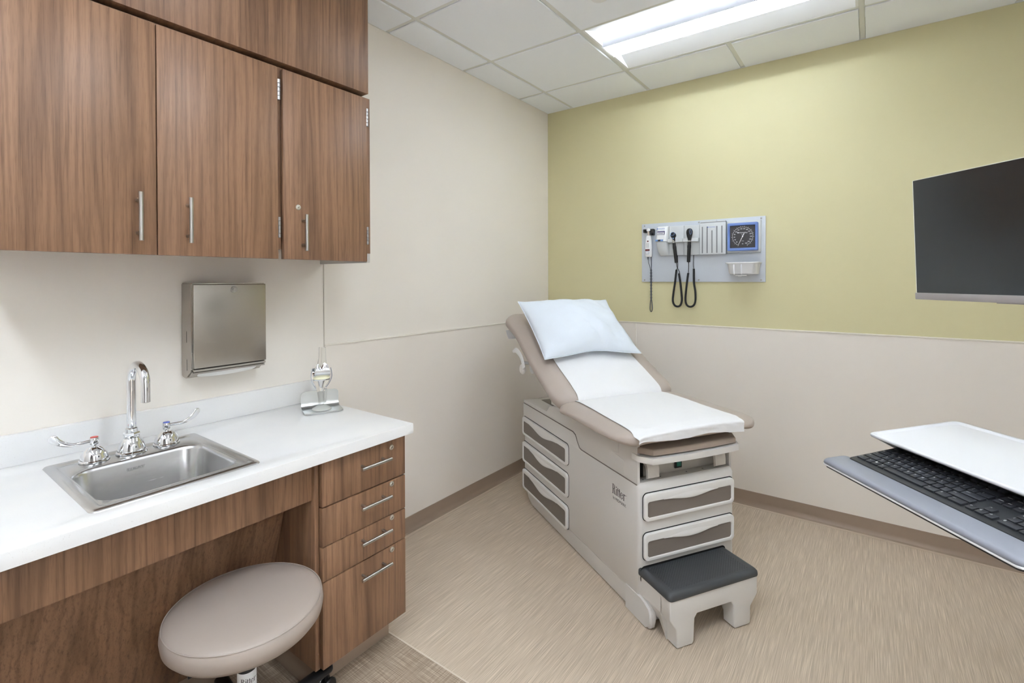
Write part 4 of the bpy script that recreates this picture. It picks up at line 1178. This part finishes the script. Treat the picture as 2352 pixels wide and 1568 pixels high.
def oto_head(t, T0, d):
    c = Vector((1.0265, -.074, 1.7015)); bm = B()
    lathe(bm, [(0, .016), (.012, .0155), (.017, .010), (.0185, .002), (.0175, -.010), (.010, -.016), (0, -.017)], n=28, M=basis(c, (1, 0, 0), (0, .5, .866), (0, -.866, .5)))
    tube(bm, cr([c+Vector((0, .004, -.008)), Vector((1.0275, -.068, 1.682)), Vector((1.0285, -.066, 1.664))], 5), [.011, .011, .0105, .0102, .010, .0098, .0095, .0092, .009, .009, .009], 20)
    h = obj('head', bm, BLACK, t, 50)
    bm = B(); lathe(bm, [(.0125, .0155), (.0145, .0165), (.0152, .0145), (.0125, .0135)], n=28, M=basis(c, (1, 0, 0), (0, .5, .866), (0, -.866, .5))); obj('lens_ring', bm, mat('smoke_blue_ring', (120, 150, 200), .2, .5), h)
    bm = B(); lathe(bm, [(.010, 0), (.0105, .002), (.007, .012), (.0, .013)], n=20, M=basis(c+Vector((0, -.010, -.013)), (1, 0, 0), (0, .9, .43), (0, -.43, .9))); 
    obj('window', lathe(B(), [(0, .0008), (.004, .0008), (.0042, -.003)], n=16, M=wallY(1.0275, 1.6815, -.0785)), mat('light_blue_dot', (130, 170, 225), .3), h)
def oph_head(t, T0, d):
    bm = B(); c = Vector((1.1315, -.070, 1.715))
    rs = []
    for z, w, dd in ((-.052, .0095, .0095), (-.04, .012, .011), (-.026, .016, .013), (-.01, .0195, .014), (.005, .0205, .014), (.016, .0175, .0125), (.023, .012, .010), (.026, .005, .005)):
        rs.append(oval(c.x, w, c.y, dd, c.z+z, 24, 2.3))
    rings(bm, rs); h = obj('head', bm, BLACK, t, 60)
    bm = B(); M = wallY(c.x+.010, c.z+.002, -.0815); plate(bm, [(.0065*cos(2*pi*k/20), .017*sin(2*pi*k/20)) for k in range(20)], [[(.0045*cos(2*pi*k/20), .0145*sin(2*pi*k/20)) for k in range(20)]], .003, 0, M); obj('dial_ring', bm, mat('ice_blue_ring', (140, 165, 210), .25, .3), h)
    obj('aperture', lathe(B(), [(0, .001), (.0042, .001), (.0046, -.004)], n=16, M=wallY(c.x-.004, c.z-.006, -.0835)), DARK, h)
    obj('light_window', lathe(B(), [(0, .001), (.0025, .001), (.0027, -.004)], n=12, M=wallY(c.x-.003, c.z+.012, -.0815)), WHITEI, h)
instrument('otoscope', 'black otoscope with a round head and coiled cord, left of the pair in the cradle', (1.0285, -.066, 1.652), (1.043, -.060, 1.518), oto_head,
           [(1.045, -.054, 1.490), (1.057, -.045, 1.462), (1.058, -.044, 1.443)],
           [(1.0545, -.044, 1.448), (1.063, -.042, 1.39), (1.071, -.040, 1.31), (1.0725, -.040, 1.265), (1.062, -.040, 1.235), (1.042, -.040, 1.2265), (1.022, -.040, 1.237), (1.0125, -.040, 1.265), (1.016, -.040, 1.31), (1.026, -.036, 1.39), (1.034, -.030, 1.474)],
           [(1.034, -.030, 1.478), (1.040, -.026, 1.484), (1.040, -.022, 1.52), (1.038, -.022, 1.572)])
instrument('ophthalmoscope', 'black ophthalmoscope with an oval head and coiled cord, right of the pair in the cradle', (1.129, -.066, 1.655), (1.122, -.060, 1.521), oph_head,
           [(1.121, -.055, 1.49), (1.117, -.046, 1.452)],
           [(1.116, -.045, 1.450), (1.111, -.044, 1.415), (1.100, -.040, 1.33), (1.0965, -.040, 1.268), (1.106, -.040, 1.237), (1.128, -.040, 1.2275), (1.150, -.040, 1.238), (1.1605, -.040, 1.268), (1.160, -.040, 1.33), (1.150, -.036, 1.39), (1.1475, -.030, 1.478)],
           [(1.147, -.028, 1.482), (1.1435, -.022, 1.50), (1.144, -.022, 1.572)])

# ------------------------------------------------------------------ wall-mounted computer station
CAMQ = [2.092267525627188, -3.343550096002141, 1.4141921137635853, 0.6328179626926071, -0.008068863871105315, -0.0029078241307274153, 1126.3859017869972, 649.501477712725]
KB = [2.0606491006997603, -1.8139354804899295, 0.9590915656599749, 0.6575491036862802, -0.023221061245232103, 0.188111101909795]
def axes(yaw, p, r):
    a = Vector((-sin(yaw), cos(yaw), 0)); rt = Vector((cos(yaw), sin(yaw), 0)); up = Vector((0, 0, 1))
    a2 = a*cos(p)+up*sin(p); n = rt.cross(a2); return a2, rt*cos(r)+n*sin(r)
def fr(yaw, p, r, o=KB[:3]):
    A, R = axes(yaw, p, r); return basis(o, -A, R, R.cross(A))
MW = fr(CAMQ[3]+.02, -.026, .125)
ws = thing('computer_station', 'white wall-mounted work surface with a grey palm rest below it', 'workstation', MW, local=True)
zt_ = -.0195
bm = plate(B(), rrect(-.038, .462, -.068, .20, .012), [], .0035, .0012, Matrix.Translation((0, 0, zt_-.0035))); obj('keyboard_tray', bm, PLATEL, ws)
bm = plate(B(), rrect(-.034, .458, -.064, .20, .012), [], .006, .0, Matrix.Translation((0, 0, zt_-.0096)))
box(bm, .00, .43, -.045, .15, zt_-.018, zt_-.0096, .003); obj('tray_underside', bm, BLACK, ws)
# gel palm rest
bm = B()
def pr(i, z): return [Vector((x, y, z)) for x, y in rrect(-.036+i, .460-i, -.067+i, -.004-i*.3, .012, 6)]
rings(bm, [pr(0, zt_+.0002), pr(-.0008, zt_+.003), pr(.0002, zt_+.007), pr(.0035, zt_+.0108), pr(.008, zt_+.0118)]); obj('palm_rest', bm, PALM, ws, 60)
# work surface
a0, a1, b0_, b1_ = -.037, .455, .063, .305
bm = B()
def wsr(i, z, r=.016): return [Vector((x, y, z)) for x, y in rrect(a0+i, a1-i, b0_+i, b1_-i, r, 6)]
rings(bm, [wsr(.012, .0325), wsr(.003, .0325), wsr(.0008, .034), wsr(0, .037), wsr(.0006, .0395), wsr(.002, .0405), wsr(.0075, .0405), wsr(.0095, .0395, .012), wsr(.012, .0365, .012), wsr(.0135, .0362, .01)]); obj('work_surface', bm, TRAYM, ws, 50)
bm = B(); t = B()
rings(bm, [[Vector((a, b, z)) for b, z in ((.074, .033), (.086, .033), (.160, zt_-.003), (.148, zt_-.003))] for a in (a0+.006, a1-.01)]); obj('sloped_housing', bm, TRAYD, ws)
bm = B(); rings(bm, [[Vector((a, b, z)) for b, z in ((.069, .0335), (.075, .0335), (.152, zt_-.003), (.146, zt_-.003))] for a in (a0+.0035, a0+.0065)]); obj('housing_edge', bm, PLATEL, ws)
bm = B(); box(bm, .10, .32, .16, .30, zt_-.012, .0325, .006); obj('arm_head', bm, TRAYD, ws)
MWi = MW.inverted(); q0 = MW @ Vector((.21, .28, 0)); bm = B()
tube(bm, [MWi @ q0, MWi @ (q0+Vector((.12, 0, -.02))), MWi @ Vector((XR-.002, q0.y, q0.z-.02))], .03, 20); obj('support_arm', bm, WHITEP, ws, 60)

MK2 = fr(*KB[3:6])
kb = thing('keyboard', 'full-size black computer keyboard on the tray behind the grey palm rest', 'keyboard', MK2, local=True)
U = .01905; kz = -.0042
bm = B(); ca0, ca1, cb0, cb1 = -.0085, .4295, -.0145, .1265
rings(bm, [plan(ca0+.004, ca1-.004, cb0+.004, cb1-.002, .006, -.0165), plan(ca0+.001, ca1-.001, cb0+.001, cb1, .006, kz-.005), plan(ca0, ca1, cb0, cb1, .006, kz-.002), plan(ca0+.0012, ca1-.0012, cb0+.0012, cb1-.0012, .006, kz)])
box(bm, .02, .07, .105, .112, -.024, -.0165); box(bm, .35, .40, .105, .112, -.024, -.0165)
obj('case', bm, KEYB, kb)
keys = []
def row(j, spec, a=0.0):
    for lab, w in spec:
        if lab is not None: keys.append((a, w, j, 1, lab))
        a += w
row(0, [('ctrl', 1.5), ('fn', 1), ('\u25a0', 1), ('alt', 1), ('', 5.75), ('alt', 1.5), ('\u2261', 1.5), ('ctrl', 1.75)])
row(1, [('shift', 2.25)]+[(c, 1) for c in 'ZXCVBNM,./']+[('shift', 2.75)])
row(2, [('caps', 1.75)]+[(c, 1) for c in "ASDFGHJKL;'"]+[('enter', 2.25)])
row(3, [('tab', 1.5)]+[(c, 1) for c in 'QWERTYUIOP[]']+[('\\', 1.5)])
row(4, [(c, 1) for c in '`1234567890-=']+[('\u2190', 2)])
row(5.15, [('esc', 1), (None, .9)]+[('f%d' % i, 1) for i in (1, 2, 3, 4)]+[(None, .4)]+[('f%d' % i, 1) for i in (5, 6, 7, 8)]+[(None, .4)]+[('f%d' % i, 1) for i in (9, 10, 11, 12)])
NA = 15.22
row(0, [('\u2190', 1), ('\u2193', 1), ('\u2192', 1)], NA); row(1, [('\u2191', 1)], NA+1)
row(3, [('delete', 1), ('end', 1), ('pg dn', 1)], NA); row(4, [('insert', 1), ('home', 1), ('pg up', 1)], NA); row(5.15, [('prt sc', 1), ('scroll', 1), ('pause', 1)], NA)
NB = 18.5
row(0, [('0', 2)], NB); row(1, [('1', 1), ('2', 1)], NB); row(2, [('4', 1), ('5', 1)], NB); row(3, [('7', 1), ('8', 1)], NB); row(4, [('num', 1)], NB)
rest = [(NB+2, 1, 0, 1, '.'), (NB+2, 1, 1, 1, '3'), (NB+2, 1, 2, 1, '6'), (NB+2, 1, 3, 1, '9'), (NB+3, 1, 0, 2, ''), (NB+3, 1, 2, 2, '+'), (NB+1, 1, 4, 1, '/'), (NB+2, 1, 4, 1, '*'), (NB+3, 1, 4, 1, '-')]
def keymesh(bm, a, w, j, hgt):
    x0, x1, y0, y1 = (a+.09)*U, (a+w-.09)*U, (j+.09)*U, (j+hgt-.09)*U
    rings(bm, [plan(x0, x1, y0, y1, .0012, kz-.001, 2), plan(x0, x1, y0, y1, .0012, -.0004, 2), plan(x0+.0005, x1-.0005, y0+.0005, y1-.0005, .001, 0, 2)])
for a, w, j, hgt, lab in keys:
    bm = B(); keymesh(bm, a, w, j, hgt); k_ = obj('key', bm, KEYM, kb, 50)
    if lab and j < 5:
        bm = B(); one = len(lab) == 1; s = .0068 if one else .0042
        text(bm, lab, s, Matrix.Translation(((a+(.30 if one else .22))*U if w < 1.4 or not one else (a+.35)*U, (j+.66)*U, 0)), .00015, 1.0, 'CENTER' if one else 'LEFT'); obj('legend', bm, WHITEI, k_)
bm = B()
for a, w, j, hgt, lab in rest: keymesh(bm, a, w, j, hgt)
obj('number_pad_keys', bm, KEYM, kb, 50, kind='stuff')

# monitor
c_ = Vector(CAMQ[:3]); yq, pq = CAMQ[3], CAMQ[4]
fw = Vector((-sin(yq)*cos(pq), cos(yq)*cos(pq), sin(pq))); rt = Vector((cos(yq), sin(yq), 0)); up = rt.cross(fw)
ro = CAMQ[5]; r2 = rt*cos(ro)+up*sin(ro); u2 = up*cos(ro)-rt*sin(ro)
def ray(px, py, D): return c_+(fw+r2*((px-1176)/CAMQ[6])-u2*((py-CAMQ[7])/CAMQ[6]))*D
P0 = ray(2105.5, 687, 1.22); P1 = ray(2092, 415.5, 1.22)
qm = yq+.129+.0
Wd = Vector((sin(qm), -cos(qm), 0)); Ud = (P1-P0); MH = Ud.length; Ud = (Ud-Wd*Ud.dot(Wd)).normalized(); Nd = Wd.cross(Ud)
MM = basis(P0, Wd, Ud, Nd); MWID = .500
mo = thing('monitor', 'dark switched-off computer monitor with a silver chin at the right', 'monitor', MM, local=True)
ch = .0165
obj('back_shell', box(B(), .001, MWID-.001, .001, MH-.001, -.030, -.004, .004), BLACK, mo)
bm = plate(B(), rrect(0, MWID, ch-.002, MH, .003), [rrect(.0016, MWID-.0016, ch, MH-.0016, .001)], .0075, .0006, Matrix.Translation((0, 0, -.0065))); obj('bezel', bm, EDGEM, mo)
obj('screen', box(B(), .0012, MWID-.0012, ch-.001, MH-.0012, -.005, .0002), SCREENM, mo)
bm = box(B(), -.0012, MWID+.0012, 0, ch, -.012, .003, .0012); box(bm, MWID/2-.07, MWID/2+.07, -.0018, .002, -.010, .001, .0006); cn = obj('chin', bm, CHINM, mo)
# round maker's mark: slanted strokes of two lower case letters
bm = B()
def slant(x0, y0, x1, y1, w=.0011): bm.faces.new([bm.verts.new(Vector((MWID/2-.0085+x+x_*w, .0018+y, .0034))) for x, y, x_ in ((x0, y0, -.5), (x0, y0, .5), (x1, y1, .5), (x1, y1, -.5))])
slant(.000, .0035, .0032, .0118); slant(.0028, .0035, .0045, .0080); slant(.0019, .0078, .0045, .0080, .0012); slant(.0062, -.0005, .0092, .0080); slant(.0092, .0076, .0118, .0078, .0012); slant(.0102, .0035, .0118, .0078)
obj('maker_mark', bm, BLACKI, cn)
bm = box(B(), MWID/2-.05, MWID/2+.05, .10, .20, -.07, -.030, .006); obj('mount_plate', bm, BLACK, mo)
MMi = MM.inverted(); q1 = MM @ Vector((MWID/2, .15, -.06)); bm = B()
tube(bm, [MMi @ q1, MMi @ (q1+Vector((.10, .0, 0))), MMi @ Vector((XR-.002, q1.y, q1.z-.03))], .022, 20); obj('support_arm', bm, BLACK, mo, 60)
bm = box(B(), MWID/2-.022, MWID/2+.06, -.030, .11, -.055, -.028, .008); obj('tilt_bracket', bm, BLACK, mo)

# ------------------------------------------------------------------ camera, world, view
cd = bpy.data.cameras.new('camera'); co = bpy.data.objects.new('camera', cd); COL.objects.link(co)
co.matrix_world = basis(c_, r2, u2, -fw)
cd.sensor_fit = 'HORIZONTAL'; cd.sensor_width = 36; cd.lens = 36*CAMQ[6]/2352
cd.shift_y = -(784-CAMQ[7])/2352; cd.clip_start = .02
SC.camera = co
w = bpy.data.worlds.new('world'); SC.world = w; w.use_nodes = True
w.node_tree.nodes['Background'].inputs[0].default_value = (.8, .8, .8, 1); w.node_tree.nodes['Background'].inputs[1].default_value = .2
vs_ = SC.view_settings; vs_.view_transform = 'Standard'; vs_.look = 'None'; vs_.gamma = 1; vs_.use_curve_mapping = False
vs_.exposure = 2.56
SC.cycles.max_bounces = 10; SC.cycles.diffuse_bounces = 6; SC.cycles.transmission_bounces = 8
SC.cycles.caustics_reflective = True; SC.cycles.sample_clamp_indirect = 6
bpy.context.view_layer.update()
